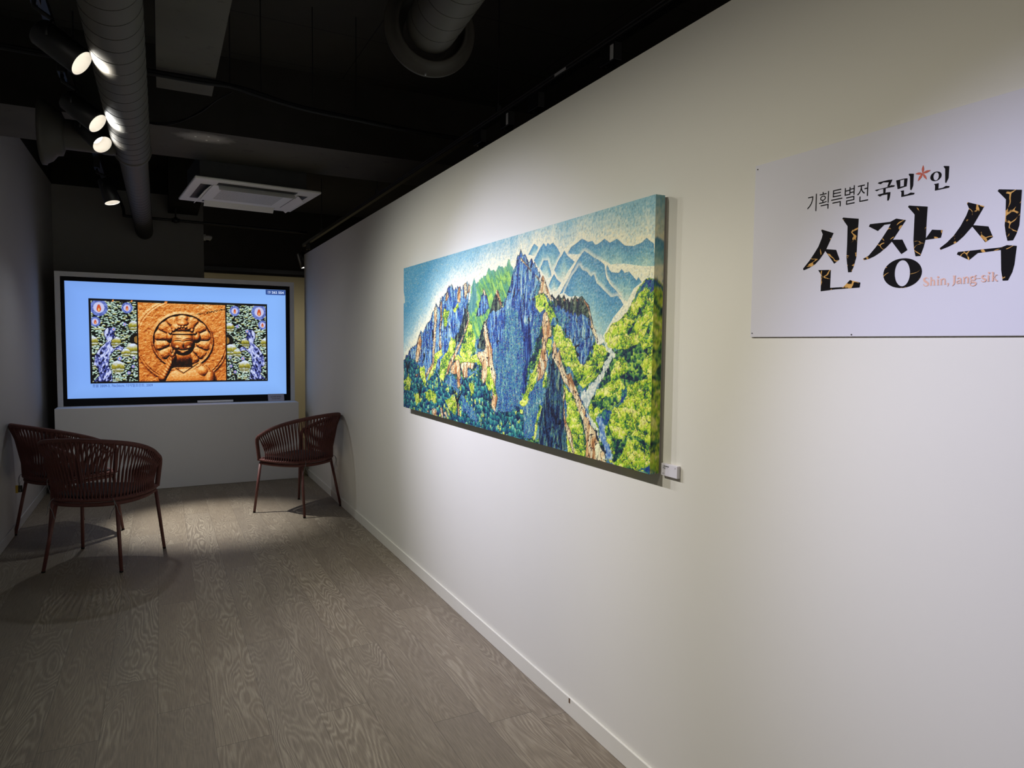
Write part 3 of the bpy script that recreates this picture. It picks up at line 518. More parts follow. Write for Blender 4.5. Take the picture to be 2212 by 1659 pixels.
NAME=[[[(0.466,0.1163),(0.4657,0.1167),(0.4653,0.1172),(0.4648,0.1178),(0.4643,0.1183),(0.4636,0.1188),(0.463,0.1192),(0.4622,0.1196),(0.4614,0.12),(0.4605,0.1202),(0.4595,0.1202),(0.4585,0.1201),(0.4575,0.1197),(0.4565,0.1192),(0.4556,0.1186),(0.4548,0.1177),(0.4545,0.1165),(0.4545,0.1153),(0.4548,0.1141),(0.4552,0.113),(0.4559,0.1119),(0.457,0.1109),(0.4581,0.1101),(0.4591,0.1094),(0.46,0.1088),(0.4608,0.1082),(0.4616,0.1077),(0.4623,0.1071),(0.4629,0.1066),(0.4632,0.1063),(0.4633,0.1063),(0.4634,0.1062),(0.4635,0.1059),(0.4635,0.1053),(0.4634,0.1048),(0.4633,0.1044),(0.4629,0.104),(0.4622,0.1036),(0.4614,0.1033),(0.4606,0.1031),(0.4599,0.1031),(0.4593,0.1033),(0.4586,0.1038),(0.4579,0.1043),(0.4573,0.1048),(0.4569,0.1053),(0.4567,0.1055),(0.4565,0.1058),(0.4564,0.1062),(0.4563,0.1066),(0.4562,0.107)],[(0.4653,0.1157),(0.465,0.1161),(0.4646,0.1166),(0.4641,0.1171),(0.4637,0.1176),(0.4632,0.1179),(0.4626,0.118),(0.4619,0.1181),(0.4613,0.1181),(0.4608,0.1181),(0.4603,0.1179),(0.4598,0.1176),(0.4592,0.1171),(0.4587,0.1166),(0.4584,0.1161),(0.4583,0.1158),(0.4584,0.1158),(0.4585,0.1156),(0.4587,0.1153),(0.4589,0.1149),(0.4592,0.1146),(0.4596,0.1142),(0.4603,0.1137),(0.4613,0.1131),(0.4624,0.1123),(0.4633,0.1116),(0.4641,0.1109),(0.4649,0.1102),(0.4658,0.1094),(0.4666,0.1084),(0.4672,0.1071),(0.4672,0.1058),(0.4669,0.1047),(0.4664,0.1038),(0.4657,0.103),(0.4649,0.1024),(0.464,0.102),(0.463,0.1017),(0.4619,0.1016),(0.4608,0.1016),(0.4598,0.1017),(0.4588,0.102),(0.4578,0.1025),(0.457,0.1031),(0.4562,0.1037),(0.4556,0.1043),(0.4552,0.105),(0.4551,0.1057),(0.4551,0.1063),(0.4552,0.1067),(0.4553,0.107)]],[[(0.4694,0.1196),(0.4693,0.1031)],[(0.4727,0.1192),(0.4726,0.1027)]],[[(0.4687,0.1022),(0.4737,0.1025)],[(0.4686,0.1031),(0.4736,0.1034)]],[[(0.4724,0.1112),(0.473,0.1114),(0.4736,0.1118),(0.4744,0.1122),(0.475,0.1124),(0.4753,0.1124),(0.4754,0.1123),(0.4755,0.1122),(0.4756,0.112),(0.4757,0.1117),(0.4759,0.1112),(0.476,0.11),(0.4761,0.1083),(0.4762,0.1063),(0.4762,0.1046),(0.4762,0.1034)],[(0.4715,0.1123),(0.4719,0.1127),(0.4725,0.1133),(0.4732,0.1139),(0.474,0.1145),(0.4749,0.1148),(0.4759,0.1147),(0.4768,0.1143),(0.4777,0.1137),(0.4783,0.1127),(0.4788,0.1115),(0.4791,0.1099),(0.4792,0.108),(0.4792,0.106),(0.4792,0.1043),(0.4792,0.1031)]],[[(0.4755,0.1024),(0.4802,0.1025)],[(0.4754,0.1033),(0.4801,0.1033)]],[[(0.4688,0.1178),(0.4717,0.1188)],[(0.4683,0.1189),(0.4712,0.12)]],[[(0.4826,0.1186),(0.4826,0.1183),(0.4828,0.118),(0.4829,0.1176),(0.4831,0.1173),(0.4833,0.117),(0.4836,0.1169),(0.4839,0.1167),(0.4842,0.1165),(0.4846,0.1164),(0.4849,0.1162),(0.4852,0.1163),(0.4856,0.1164),(0.4859,0.1165),(0.4862,0.1166),(0.4865,0.1168),(0.4867,0.117),(0.4868,0.1173),(0.4869,0.1176),(0.487,0.1179),(0.4871,0.1182)],[(0.4825,0.1187),(0.4826,0.119),(0.4827,0.1193),(0.4828,0.1196),(0.483,0.1199),(0.4832,0.1202),(0.4834,0.1203),(0.4837,0.1204),(0.484,0.1205),(0.4844,0.1206),(0.4847,0.1208),(0.485,0.1206),(0.4854,0.1204),(0.4857,0.1203),(0.4861,0.1201),(0.4863,0.1199),(0.4865,0.1196),(0.4867,0.1193),(0.4869,0.119),(0.487,0.1187),(0.4871,0.1184)]],[[(0.4833,0.1141),(0.4835,0.1029)],[(0.4863,0.1138),(0.4866,0.1026)]],[[(0.4829,0.1021),(0.4879,0.1023)],[(0.4827,0.1029),(0.4877,0.1031)]],[[(0.483,0.1125),(0.4851,0.1134)],[(0.4824,0.1136),(0.4845,0.1145)]],[[(0.4899,0.1144),(0.49,0.1029)],[(0.4929,0.1141),(0.493,0.1025)]],[[(0.4895,0.1128),(0.4921,0.1138)],[(0.489,0.1139),(0.4916,0.1149)]],[[(0.4928,0.1117),(0.4933,0.112),(0.494,0.1125),(0.4948,0.113),(0.4954,0.1133),(0.4958,0.1134),(0.4961,0.1132),(0.4965,0.1131),(0.4967,0.1129),(0.4969,0.1125),(0.4971,0.112),(0.4973,0.1107),(0.4975,0.1087),(0.4976,0.1065),(0.4976,0.1045),(0.4976,0.1031)],[(0.4919,0.1128),(0.4922,0.1133),(0.4928,0.1139),(0.4935,0.1147),(0.4943,0.1153),(0.4953,0.1157),(0.4963,0.1157),(0.4973,0.1154),(0.4983,0.1148),(0.4993,0.1138),(0.5,0.1125),(0.5003,0.1107),(0.5004,0.1085),(0.5005,0.1062),(0.5006,0.1042),(0.5006,0.1029)]],[[(0.4894,0.102),(0.4939,0.1023)],[(0.4892,0.1029),(0.4937,0.1031)]],[[(0.4971,0.1023),(0.5018,0.1024)],[(0.4969,0.1031),(0.5017,0.1032)]],[[(0.5032,0.1039),(0.5033,0.1036),(0.5034,0.1034),(0.5035,0.1031),(0.5036,0.1028),(0.5038,0.1026),(0.504,0.1024),(0.5043,0.1023),(0.5046,0.1022),(0.5049,0.102),(0.5051,0.1019),(0.5054,0.102),(0.5057,0.1021),(0.506,0.1022),(0.5062,0.1023),(0.5064,0.1024),(0.5066,0.1026),(0.5067,0.1029),(0.5068,0.1031),(0.5069,0.1033),(0.5069,0.1036)],[(0.5032,0.104),(0.5032,0.1043),(0.5033,0.1045),(0.5034,0.1048),(0.5035,0.105),(0.5037,0.1052),(0.5039,0.1053),(0.5041,0.1054),(0.5044,0.1055),(0.5047,0.1056),(0.505,0.1057),(0.5052,0.1056),(0.5055,0.1055),(0.5058,0.1053),(0.5061,0.1052),(0.5063,0.1051),(0.5065,0.1048),(0.5066,0.1045),(0.5068,0.1043),(0.5069,0.104),(0.5069,0.1038)]],[[(0.505,0.1031),(0.5049,0.1027),(0.5049,0.1021),(0.5047,0.1015),(0.5046,0.1009),(0.5045,0.1004),(0.5043,0.1),(0.5041,0.0996),(0.5039,0.0992),(0.5037,0.0989),(0.5036,0.0986)],[(0.5069,0.1023),(0.5067,0.1019),(0.5064,0.1014),(0.5061,0.1008),(0.5058,0.1003),(0.5055,0.0998),(0.5051,0.0994),(0.5047,0.099),(0.5044,0.0987),(0.504,0.0985),(0.5038,0.0984)]],[[(0.5137,0.1179),(0.5198,0.118)],[(0.5136,0.1189),(0.5196,0.119)]],[[(0.5151,0.1185),(0.5152,0.1168),(0.5152,0.1144),(0.5153,0.1116),(0.5153,0.109),(0.5153,0.1069),(0.5153,0.1055),(0.5154,0.1045),(0.5154,0.1038),(0.5153,0.1031),(0.5152,0.1024),(0.5148,0.1016),(0.5143,0.1008),(0.5137,0.1001),(0.5132,0.0994),(0.5128,0.0989)],[(0.5187,0.1181),(0.5187,0.1165),(0.5188,0.114),(0.5188,0.1112),(0.5189,0.1085),(0.5188,0.1064),(0.5186,0.1049),(0.5183,0.1037),(0.518,0.1028),(0.5175,0.1019),(0.517,0.1011),(0.5163,0.1004),(0.5154,0.0997),(0.5145,0.0992),(0.5137,0.0987),(0.5132,0.0985)]],[[(0.523,0.1112),(0.5234,0.1115),(0.5239,0.112),(0.5244,0.1125),(0.5249,0.1128),(0.5253,0.113),(0.5258,0.1129),(0.5263,0.1127),(0.5269,0.1124),(0.5273,0.1121),(0.5275,0.1118),(0.5276,0.1117),(0.5276,0.1115),(0.5277,0.1112),(0.5277,0.1106),(0.5278,0.1098),(0.5279,0.1088),(0.5279,0.1075),(0.5279,0.1061),(0.5279,0.1046),(0.5282,0.1033),(0.529,0.1023),(0.5301,0.1019),(0.5308,0.1019),(0.5313,0.1021),(0.5315,0.1023)],[(0.5217,0.1128),(0.5221,0.113),(0.5226,0.1135),(0.5233,0.114),(0.524,0.1144),(0.5249,0.1146),(0.5257,0.1147),(0.5266,0.1147),(0.5274,0.1145),(0.5283,0.1141),(0.5291,0.1137),(0.5297,0.113),(0.5301,0.1122),(0.5303,0.1114),(0.5305,0.1107),(0.5306,0.1098),(0.5307,0.1086),(0.5307,0.1072),(0.5307,0.1058),(0.5308,0.1046),(0.5309,0.104),(0.5306,0.104),(0.5305,0.1038),(0.5308,0.1036),(0.5312,0.1034),(0.5315,0.1031)]],[[(0.5283,0.1093),(0.5276,0.1093),(0.5266,0.1092),(0.5255,0.1091),(0.5243,0.109),(0.5233,0.1087),(0.5225,0.1083),(0.5218,0.1078),(0.5213,0.1072),(0.5209,0.1065),(0.5206,0.1057),(0.5208,0.1048),(0.5211,0.1039),(0.5217,0.1031),(0.5225,0.1025),(0.5236,0.1021),(0.5247,0.1023),(0.5258,0.1027),(0.5269,0.1032),(0.5279,0.1037),(0.5285,0.104)],[(0.5287,0.108),(0.528,0.1078),(0.527,0.1076),(0.5259,0.1074),(0.5249,0.1072),(0.5242,0.1069),(0.5238,0.1065),(0.5235,0.1061),(0.5232,0.1057),(0.5231,0.1054),(0.5232,0.1052),(0.5232,0.1051),(0.5232,0.1049),(0.5233,0.1047),(0.5235,0.1045),(0.5236,0.1044),(0.5241,0.1044),(0.5251,0.1045),(0.5263,0.1048),(0.5273,0.105),(0.5281,0.1051)]],[[(0.5339,0.1143),(0.5343,0.1029)],[(0.5367,0.1141),(0.5371,0.1027)]],[[(0.5337,0.1126),(0.536,0.1138)],[(0.5331,0.1137),(0.5354,0.1149)]],[[(0.5366,0.1116),(0.5371,0.1119),(0.5379,0.1123),(0.5387,0.1128),(0.5394,0.1131),(0.5398,0.1131),(0.5402,0.113),(0.5406,0.1128),(0.5408,0.1126),(0.541,0.1123),(0.5412,0.1118),(0.5414,0.1105),(0.5415,0.1086),(0.5416,0.1065),(0.5416,0.1046),(0.5416,0.1032)],[(0.5358,0.1127),(0.5362,0.1131),(0.5368,0.1137),(0.5375,0.1144),(0.5384,0.1151),(0.5394,0.1154),(0.5403,0.1154),(0.5413,0.1152),(0.5423,0.1146),(0.5432,0.1136),(0.5439,0.1122),(0.5442,0.1105),(0.5443,0.1084),(0.5444,0.1062),(0.5444,0.1042),(0.5444,0.1029)]],[[(0.5336,0.1017),(0.5379,0.102)],[(0.5335,0.1026),(0.5377,0.1028)]],[[(0.5411,0.1022),(0.5452,0.1023)],[(0.5409,0.1031),(0.5451,0.1032)]],[[(0.5514,0.1152),(0.5508,0.1152),(0.55,0.1151),(0.549,0.1149),(0.548,0.1146),(0.5471,0.1141),(0.5466,0.1133),(0.5462,0.1124),(0.5461,0.1114),(0.5463,0.1103),(0.5467,0.1092),(0.5476,0.1084),(0.5485,0.1077),(0.5496,0.107),(0.5508,0.1065),(0.5519,0.1064),(0.553,0.1063),(0.5541,0.1065),(0.5552,0.1068),(0.5561,0.1074),(0.5569,0.108),(0.5574,0.1089),(0.5575,0.11),(0.5574,0.111),(0.5571,0.1121),(0.5565,0.1131),(0.5555,0.1138),(0.5545,0.1143),(0.5534,0.1147),(0.5525,0.115),(0.5519,0.1151)],[(0.552,0.1138),(0.5515,0.1135),(0.5508,0.1131),(0.55,0.1127),(0.5494,0.1123),(0.5492,0.1119),(0.5491,0.1117),(0.549,0.1114),(0.549,0.1111),(0.549,0.1109),(0.5491,0.1107),(0.5493,0.1102),(0.5499,0.1095),(0.5506,0.1087),(0.5513,0.1082),(0.5519,0.1078),(0.5525,0.108),(0.5532,0.1084),(0.5539,0.1089),(0.5544,0.1095),(0.5546,0.1099),(0.5547,0.1101),(0.5547,0.1104),(0.5547,0.1107),(0.5545,0.1111),(0.5544,0.1113),(0.5542,0.1117),(0.5536,0.1122),(0.5528,0.1128),(0.552,0.1134),(0.5514,0.1138)]],[[(0.5546,0.1137),(0.5584,0.1158)],[(0.5539,0.1148),(0.5574,0.1173)]],[[(0.5481,0.1075),(0.5479,0.1072),(0.5476,0.1067),(0.5473,0.1061),(0.547,0.1053),(0.5473,0.1042),(0.5479,0.1034),(0.5487,0.1029),(0.5495,0.1026),(0.5503,0.1022),(0.5512,0.102),(0.5522,0.1018),(0.5533,0.1017),(0.5543,0.1016),(0.5551,0.1015),(0.5556,0.1014),(0.5559,0.1013),(0.5563,0.1011),(0.5565,0.101),(0.5566,0.1009),(0.5567,0.1009),(0.5567,0.1006),(0.5566,0.1001),(0.5564,0.0995),(0.556,0.099),(0.5556,0.0985),(0.555,0.0981),(0.5542,0.0977),(0.5533,0.0974),(0.5524,0.0971),(0.5516,0.097),(0.5508,0.0972),(0.55,0.0976),(0.5493,0.098),(0.5487,0.0985),(0.5484,0.0989),(0.5482,0.0991),(0.5481,0.0994),(0.548,0.0998),(0.548,0.1003),(0.5481,0.1008),(0.5484,0.1011),(0.5488,0.1015),(0.5493,0.1019),(0.5498,0.1022),(0.5502,0.1024)],[(0.5495,0.1067),(0.5494,0.1063),(0.5492,0.1058),(0.5491,0.1053),(0.5491,0.105),(0.5491,0.1052),(0.5491,0.1053),(0.5495,0.1051),(0.55,0.1049),(0.5507,0.1047),(0.5514,0.1045),(0.5521,0.1045),(0.553,0.1046),(0.554,0.1046),(0.5551,0.1046),(0.5562,0.1044),(0.5571,0.1039),(0.5579,0.1033),(0.5585,0.1026),(0.559,0.1017),(0.5591,0.1007),(0.559,0.0997),(0.5586,0.0989),(0.5581,0.0981),(0.5575,0.0974),(0.5567,0.0969),(0.5559,0.0964),(0.5548,0.0961),(0.5538,0.0958),(0.5527,0.0957),(0.5517,0.0957),(0.5507,0.0959),(0.5496,0.0962),(0.5487,0.0966),(0.5478,0.0971),(0.547,0.0977),(0.5466,0.0985),(0.5465,0.0994),(0.5465,0.1002),(0.5467,0.1009),(0.547,0.1015),(0.5474,0.1021),(0.548,0.1026),(0.5486,0.103),(0.5491,0.1033),(0.5494,0.1035)]],[[(0.5587,0.1096),(0.5655,0.1095)],[(0.5586,0.1106),(0.5654,0.1104)]],[[(0.5748,0.1138),(0.5745,0.1141),(0.574,0.1145),(0.5734,0.115),(0.5727,0.1154),(0.5718,0.1156),(0.571,0.1156),(0.5701,0.1155),(0.5692,0.1153),(0.5684,0.1149),(0.5677,0.1144),(0.5672,0.1136),(0.5669,0.1127),(0.5669,0.1118),(0.5671,0.1108),(0.5676,0.1098),(0.5684,0.109),(0.5693,0.1083),(0.5701,0.1078),(0.5709,0.1074),(0.5715,0.107),(0.5721,0.1066),(0.5728,0.1062),(0.5733,0.1059),(0.5736,0.1057),(0.5735,0.1058),(0.5736,0.1059),(0.5737,0.1056),(0.5737,0.1052),(0.5736,0.1047),(0.5734,0.1044),(0.573,0.1041),(0.5723,0.1038),(0.5716,0.1036),(0.5709,0.1035),(0.5703,0.1034),(0.5697,0.1036),(0.5692,0.1038),(0.5687,0.1042),(0.5683,0.1045),(0.568,0.1048),(0.5678,0.105),(0.5677,0.1052),(0.5677,0.1055),(0.5676,0.1058),(0.5675,0.106)],[(0.5744,0.113),(0.574,0.1132),(0.5735,0.1135),(0.5729,0.1138),(0.5724,0.114),(0.572,0.114),(0.5715,0.1139),(0.5708,0.1136),(0.5702,0.1133),(0.5697,0.1129),(0.5696,0.1126),(0.5696,0.1124),(0.5696,0.1122),(0.5696,0.1119),(0.5698,0.1117),(0.5699,0.1116),(0.5701,0.1115),(0.5706,0.1112),(0.5713,0.1108),(0.5722,0.1104),(0.5729,0.1099),(0.5736,0.1094),(0.5742,0.109),(0.575,0.1084),(0.5757,0.1077),(0.5763,0.1067),(0.5764,0.1055),(0.5761,0.1046),(0.5757,0.1039),(0.5752,0.1032),(0.5745,0.1027),(0.5737,0.1024),(0.5729,0.1022),(0.572,0.1021),(0.5711,0.1021),(0.5702,0.1022),(0.5695,0.1024),(0.5687,0.1027),(0.5681,0.1032),(0.5676,0.1036),(0.5671,0.104),(0.5668,0.1046),(0.5668,0.1051),(0.5668,0.1056),(0.5669,0.1059),(0.5669,0.1061)]],[[(0.5785,0.1189),(0.5785,0.1186),(0.5786,0.1183),(0.5788,0.118),(0.5789,0.1177),(0.5791,0.1174),(0.5794,0.1173),(0.5796,0.1171),(0.5799,0.117),(0.5803,0.1168),(0.5806,0.1167),(0.5808,0.1168),(0.5811,0.1169),(0.5814,0.117),(0.5817,0.1171),(0.5819,0.1172),(0.5821,0.1175),(0.5822,0.1177),(0.5823,0.118),(0.5824,0.1183),(0.5824,0.1186)],[(0.5784,0.1191),(0.5785,0.1194),(0.5786,0.1196),(0.5787,0.1199),(0.5788,0.1202),(0.579,0.1204),(0.5792,0.1205),(0.5795,0.1207),(0.5798,0.1208),(0.5801,0.1209),(0.5803,0.121),(0.5806,0.1208),(0.581,0.1206),(0.5813,0.1205),(0.5815,0.1203),(0.5818,0.1202),(0.582,0.1199),(0.5821,0.1196),(0.5823,0.1193),(0.5824,0.119),(0.5824,0.1187)]],[[(0.5784,0.1146),(0.5785,0.1036)],[(0.581,0.1142),(0.5812,0.1033)]],[[(0.578,0.1026),(0.5824,0.1031)],[(0.5778,0.1034),(0.5823,0.1039)]],[[(0.5782,0.113),(0.58,0.1139)],[(0.5776,0.114),(0.5794,0.1149)]],[[(0.5861,0.12),(0.5862,0.1035)],[(0.5889,0.1196),(0.589,0.1031)]],[[(0.5855,0.1025),(0.5896,0.1028)],[(0.5853,0.1033),(0.5895,0.1035)]],[[(0.5852,0.1183),(0.5881,0.1196)],[(0.5847,0.1193),(0.5876,0.1206)]],[[(0.5895,0.1083),(0.593,0.1127)],[(0.5887,0.109),(0.5921,0.1135)]],[[(0.5915,0.1133),(0.5955,0.1137)],[(0.5913,0.1142),(0.5953,0.1146)]],[[(0.5893,0.1094),(0.5897,0.1084),(0.5903,0.107),(0.591,0.1055),(0.5918,0.104),(0.5926,0.1028),(0.5936,0.1021),(0.5946,0.1019),(0.5954,0.1019),(0.5959,0.102),(0.5963,0.1021)],[(0.5903,0.1099),(0.5909,0.109),(0.5917,0.1078),(0.5926,0.1064),(0.5935,0.1052),(0.5941,0.1045),(0.5944,0.1041),(0.5948,0.1038),(0.5954,0.1035),(0.5959,0.1034),(0.5963,0.1032)]]]

# ================================================================== SETTING
XW, XL = 1.405, -0.99
Y_END = 7.69
structure(MB().box((-1.3, -3.2, -0.1), (4.6, 10.8, 0)).build('floor', m_floor))
structure(MB().box((-1.3, -3.2, 3.35), (4.6, 10.8, 3.5)).build('ceiling', m_slab))
structure(MB().box((XW, -3.0, 0), (XW + 0.12, Y_END, 2.395)).build('wall_right', m_wall))
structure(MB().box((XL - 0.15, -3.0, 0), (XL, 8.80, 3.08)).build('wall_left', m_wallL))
structure(MB().box((XL - 0.15, -3.0, 3.081), (XL - 0.005, 8.80, 3.349)).build('wall_left_upper', m_black))
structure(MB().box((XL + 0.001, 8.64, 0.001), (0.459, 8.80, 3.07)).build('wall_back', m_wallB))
structure(MB().box((XL + 0.001, 8.645, 3.071), (0.459, 8.80, 3.349)).build('wall_back_upper', m_black))
structure(MB().box((-1.1, 10.5, 0.001), (4.5, 10.65, 2.40)).build('wall_far', m_cream))
structure(MB().box((-1.1, 10.45, 2.401), (4.5, 10.65, 3.349)).build('wall_far_upper', m_black))
structure(MB().box((4.4, -3.0, 0.001), (4.55, 10.44, 3.349)).build('wall_far_right', m_black))
bb = MB().box((XW - 0.010, -3.0, 0.0005), (XW - 0.0003, Y_END, 0.072)).build('baseboard_right', m_skirt, bevel=0.002)
structure(bb)
structure(MB().box((XL + 0.0003, -3.0, 0.0005), (XL + 0.010, 8.63, 0.072)).build('baseboard_left', m_wallL, bevel=0.002))
MB().box((XW - 0.0112, 2.184, 0.052), (XW - 0.0101, 2.192, 0.071)).build('scuff_mark', m_grime, bb)

# beams
cb = structure(MB().box((XL - 0.1, 5.06, 2.84), (4.39, 5.86, 3.349)).build('ceiling_beam', m_black))
cb.data.materials.append(m_conc)
cb.data.polygons[0].material_index = 1
lb = structure(MB().box((0.004, -3.0, 2.842), (0.285, 4.33, 3.349)).build('ceiling_beam_lengthwise', m_black))
lb.data.materials.append(m_conc)
lb.data.polygons[0].material_index = 1
structure(MB().box((0.10, 7.9, 2.87), (0.40, 8.639, 3.349)).build('ceiling_beam_stub', m_black))

def patch(name, parent, cx, cy, w, h, z):
    """bare concrete patch left by a removed bracket, with four white plugs"""
    t = NT(name + '_stain')
    p = t.n('ShaderNodeTexCoord').outputs['Generated']
    g = t.n('ShaderNodeTexGradient', gradient_type='SPHERICAL')
    mp = t.n('ShaderNodeMapping'); t.l(p, mp.inputs[0])
    mp.inputs['Location'].default_value = (-1, -1, 0); mp.inputs['Scale'].default_value = (2, 2, 0)
    t.l(mp.outputs[0], g.inputs[0])
    f = t.math('ADD', g.outputs[0], t.math('MULTIPLY', t.noise(t.pos(), 20, 4), 0.35))
    t.l(t.mix(t.ramp(f, [(0.25, 0.0), (0.8, 1.0)]), lin((98, 94, 87)), lin((176, 172, 164))), t.b.inputs['Base Color'])
    t.b.inputs['Roughness'].default_value = 0.8
    v = []
    for k in range(28):
        an = 2 * math.pi * k / 28
        rr = 1 + 0.12 * math.sin(k * 2.7) + 0.08 * math.sin(k * 5.1)
        v.append((cx + w * rr * math.cos(an), cy + h * rr * math.sin(an), z - 0.0006))
    m = MB(); m.add(v, [tuple(range(27, -1, -1))])
    m.build(name, t.m, parent)
    for dx, dy in ((-0.4, -0.1), (0.1, -0.5), (0.05, 0.45), (0.5, 0.05)):
        q = MB(); q.lathe([(0.0001, -0.004), (0.006, -0.003), (0.008, 0)], (cx + dx * w * 0.8, cy + dy * h * 0.8, z - 0.0008), (0, 0, 1), 10)
        q.build('wall_plug', m_white, parent)
patch('bare_patch', cb, 0.30, 5.22, 0.20, 0.13, 2.84)
patch('bare_patch', lb, 0.10, 2.9, 0.09, 0.12, 2.842)

# ================================================================== DUCTS
def helix(m, o, ax, r, length, pitch, rad, n=28):
    ax = Vector(ax).normalized(); o = Vector(o)
    a = Vector((0, 0, 1)) if abs(ax.z) < 0.9 else Vector((1, 0, 0))
    u = (a - ax * a.dot(ax)).normalized(); v = ax.cross(u)
    tot = int(length / pitch * n)
    pts = [o + ax * (pitch * k / n) + (u * math.cos(2 * math.pi * k / n) + v * math.sin(2 * math.pi * k / n)) * r for k in range(tot + 1)]
    m.tube(pts, rad, 5)

DX, DZ = -0.138, 2.642
duct = thing('air_duct', 'long grey spiral air duct running overhead beside the lit spotlights', 'duct', (DX, 0, DZ))
m = MB(); m.lathe([(0.104, -3.0), (0.104, 4.96)], (0, 0, 0), (0, 1, 0), 48); m.build('wide_duct', m_duct, duct, True)
m = MB(); helix(m, (0, 0.5, 0), (0, 1, 0), 0.1042, 4.42, 0.125, 0.0013, 40); m.build('spiral_seam', m_seam, duct, True)
m = MB(); m.lathe([(0.1045, 4.93), (0.109, 4.935), (0.109, 4.975), (0.105, 4.98), (0.088, 5.10), (0.086, 5.12)], (0, 0, 0), (0, 1, 0), 48); m.build('reducer', m_duct, duct, True)
m = MB(); m.lathe([(0.086, 5.10), (0.082, 8.638)], (0, 0, 0), (0, 1, 0), 40); m.build('narrow_duct', m_duct, duct, True)
m = MB(); helix(m, (0, 5.15, 0), (0, 1, 0), 0.0850, 3.45, 0.125, 0.0011, 36); m.build('spiral_seam', m_seam, duct, True)
m = MB(); m.lathe([(0.1046, 2.44), (0.1075, 2.443), (0.1075, 2.463), (0.1046, 2.466)], (0, 0, 0), (0, 1, 0), 40)
m.box((0.03, 2.445, -0.118), (0.05, 2.462, -0.098)); m.build('hanger_strap', m_seam, duct, True)
m = MB(); m.lathe([(0.086, 0.08), (0.086, 0.335), (0.09, 0.336), (0.125, 0.35), (0.128, 0.375), (0.16, 0.40), (0.178, 0.43), (0.186, 0.432), (0.186, 0.452), (0.176, 0.456), (0.10, 0.40), (0.095, 0.38)], (0, 4.80, 0), (-1, 0, 0), 40)
m.build('branch_diffuser', m_ductd, duct, True)
br = MB(); br.lathe([(0.0862, 0.09), (0.0895, 0.10), (0.0895, 0.14), (0.0862, 0.15)], (0, 4.80, 0), (-1, 0, 0), 36); br.build('branch_collar', m_ductd, duct, True)

dif = thing('duct_diffuser', 'grey round jet diffuser flange on a short spiral duct at the top of the picture', 'air diffuser', (1.02, 2.72, 2.76))
dax = Vector((-0.13, -1.0, -0.06)).normalized()
m = MB(); m.lathe([(0.106, -0.03), (0.106, 1.9)], (0, 0, 0), dax, 48); m.build('duct_pipe', m_duct, dif, True)
m = MB(); helix(m, dax * 0.04, dax, 0.1062, 1.6, 0.125, 0.0012, 40); m.build('spiral_seam', m_seam, dif, True)
m = MB(); m.lathe([(0.104, -0.11), (0.13, -0.105), (0.142, -0.06), (0.139, -0.012), (0.146, -0.008), (0.160, -0.030), (0.183, -0.052), (0.192, -0.050), (0.194, -0.058), (0.186, -0.085), (0.15, -0.115), (0.10, -0.125)], (0, 0, 0), dax, 56)
m.build('flange', m_ductd, dif, True)
for k in (0.6, 2.6, 4.6):
    m = MB(); u = Vector((math.cos(k), 0, math.sin(k))); m.lathe([(0.0001, 0.004), (0.004, 0.003), (0.004, -0.004)], dax * -0.05 + u * 0.193, u, 8); m.build('screw', m_steel, dif)

# ================================================================== TRACK LIGHTS
def spot_head(name, label, front, direction, lit=True, track_z=2.86, track_x=-0.42, R=0.056, L=0.185):
    f = Vector(front); d = Vector(direction).normalized()
    t = thing(name, label, 'spotlight', f - d * L * 0.55, 0, 'track spotlights on the left track' if lit else 'track spotlights on the right track')
    o = d * L * 0.55            # front centre in local coordinates
    m = MB()
    m.lathe([(0.0001, -L), (R * 0.93, -L), (R, -L + 0.006), (R, -0.001), (R - 0.003, 0)], o, d, 40)
    m.build('housing', m_blackm, t, True)
    m = MB(); m.lathe([(R - 0.003, 0), (R - 0.004, -0.004), (R - 0.008, -0.055), (0.036, -0.062)], o, d, 40)
    m.build('inner_sleeve', m_sleeve if lit else m_blackp, t, True)
    m = MB(); m.lathe([(0.036, -0.062), (0.0001, -0.0605)], o, d, 32)
    m.build('lamp_lens', m_lens if lit else m_vent, t, True)
    # yoke and adapter
    top = Vector((track_x - t.location.x, 0, track_z - 0.075 - t.location.z))
    a = Vector((0, 0, 0)); sd = d.cross(Vector((0, 0, 1))).normalized()
    bk = d * (-0.025)
    m = MB()
    m.tube([top, top + Vector((0, 0, -0.03)), bk + Vector((0, 0, R + 0.028)), bk + Vector((0, 0, R - 0.002))], 0.009, 10)
    m.tube([bk + sd * (R + 0.004) , bk + sd * (R + 0.004) + Vector((0, 0, 0.03)), bk + Vector((0, 0, R + 0.03)), bk - sd * (R + 0.004) + Vector((0, 0, 0.03)), bk - sd * (R + 0.004)], 0.005, 8)
    m.build('yoke', m_blackm, t, True)
    m = MB(); m.box((top.x - 0.018, -0.055, top.z), (top.x + 0.018, 0.055, top.z + 0.0745))
    ad = m.build('track_adapter', m_blackm, t, bevel=0.003)
    s = MB(); s.lathe([(0.0001, -0.003), (0.005, -0.002), (0.005, 0)], top + Vector((0.0, 0.03, 0)), (0, 0, 1), 10)
    s.build('screw', m_steel, t)
    return t, o, d

def add_spot(t, pos, d, power, color, size_deg, blend, radius, name):
    l = bpy.data.lights.new(name, 'SPOT')
    l.energy = power; l.color = color; l.spot_size = math.radians(size_deg); l.spot_blend = blend; l.shadow_soft_size = radius
    o = bpy.data.objects.new(name, l); COL.objects.link(o)
    o.parent = t; o.location = pos
    o.rotation_euler = Vector(d).to_track_quat('-Z', 'Y').to_euler()
    return o

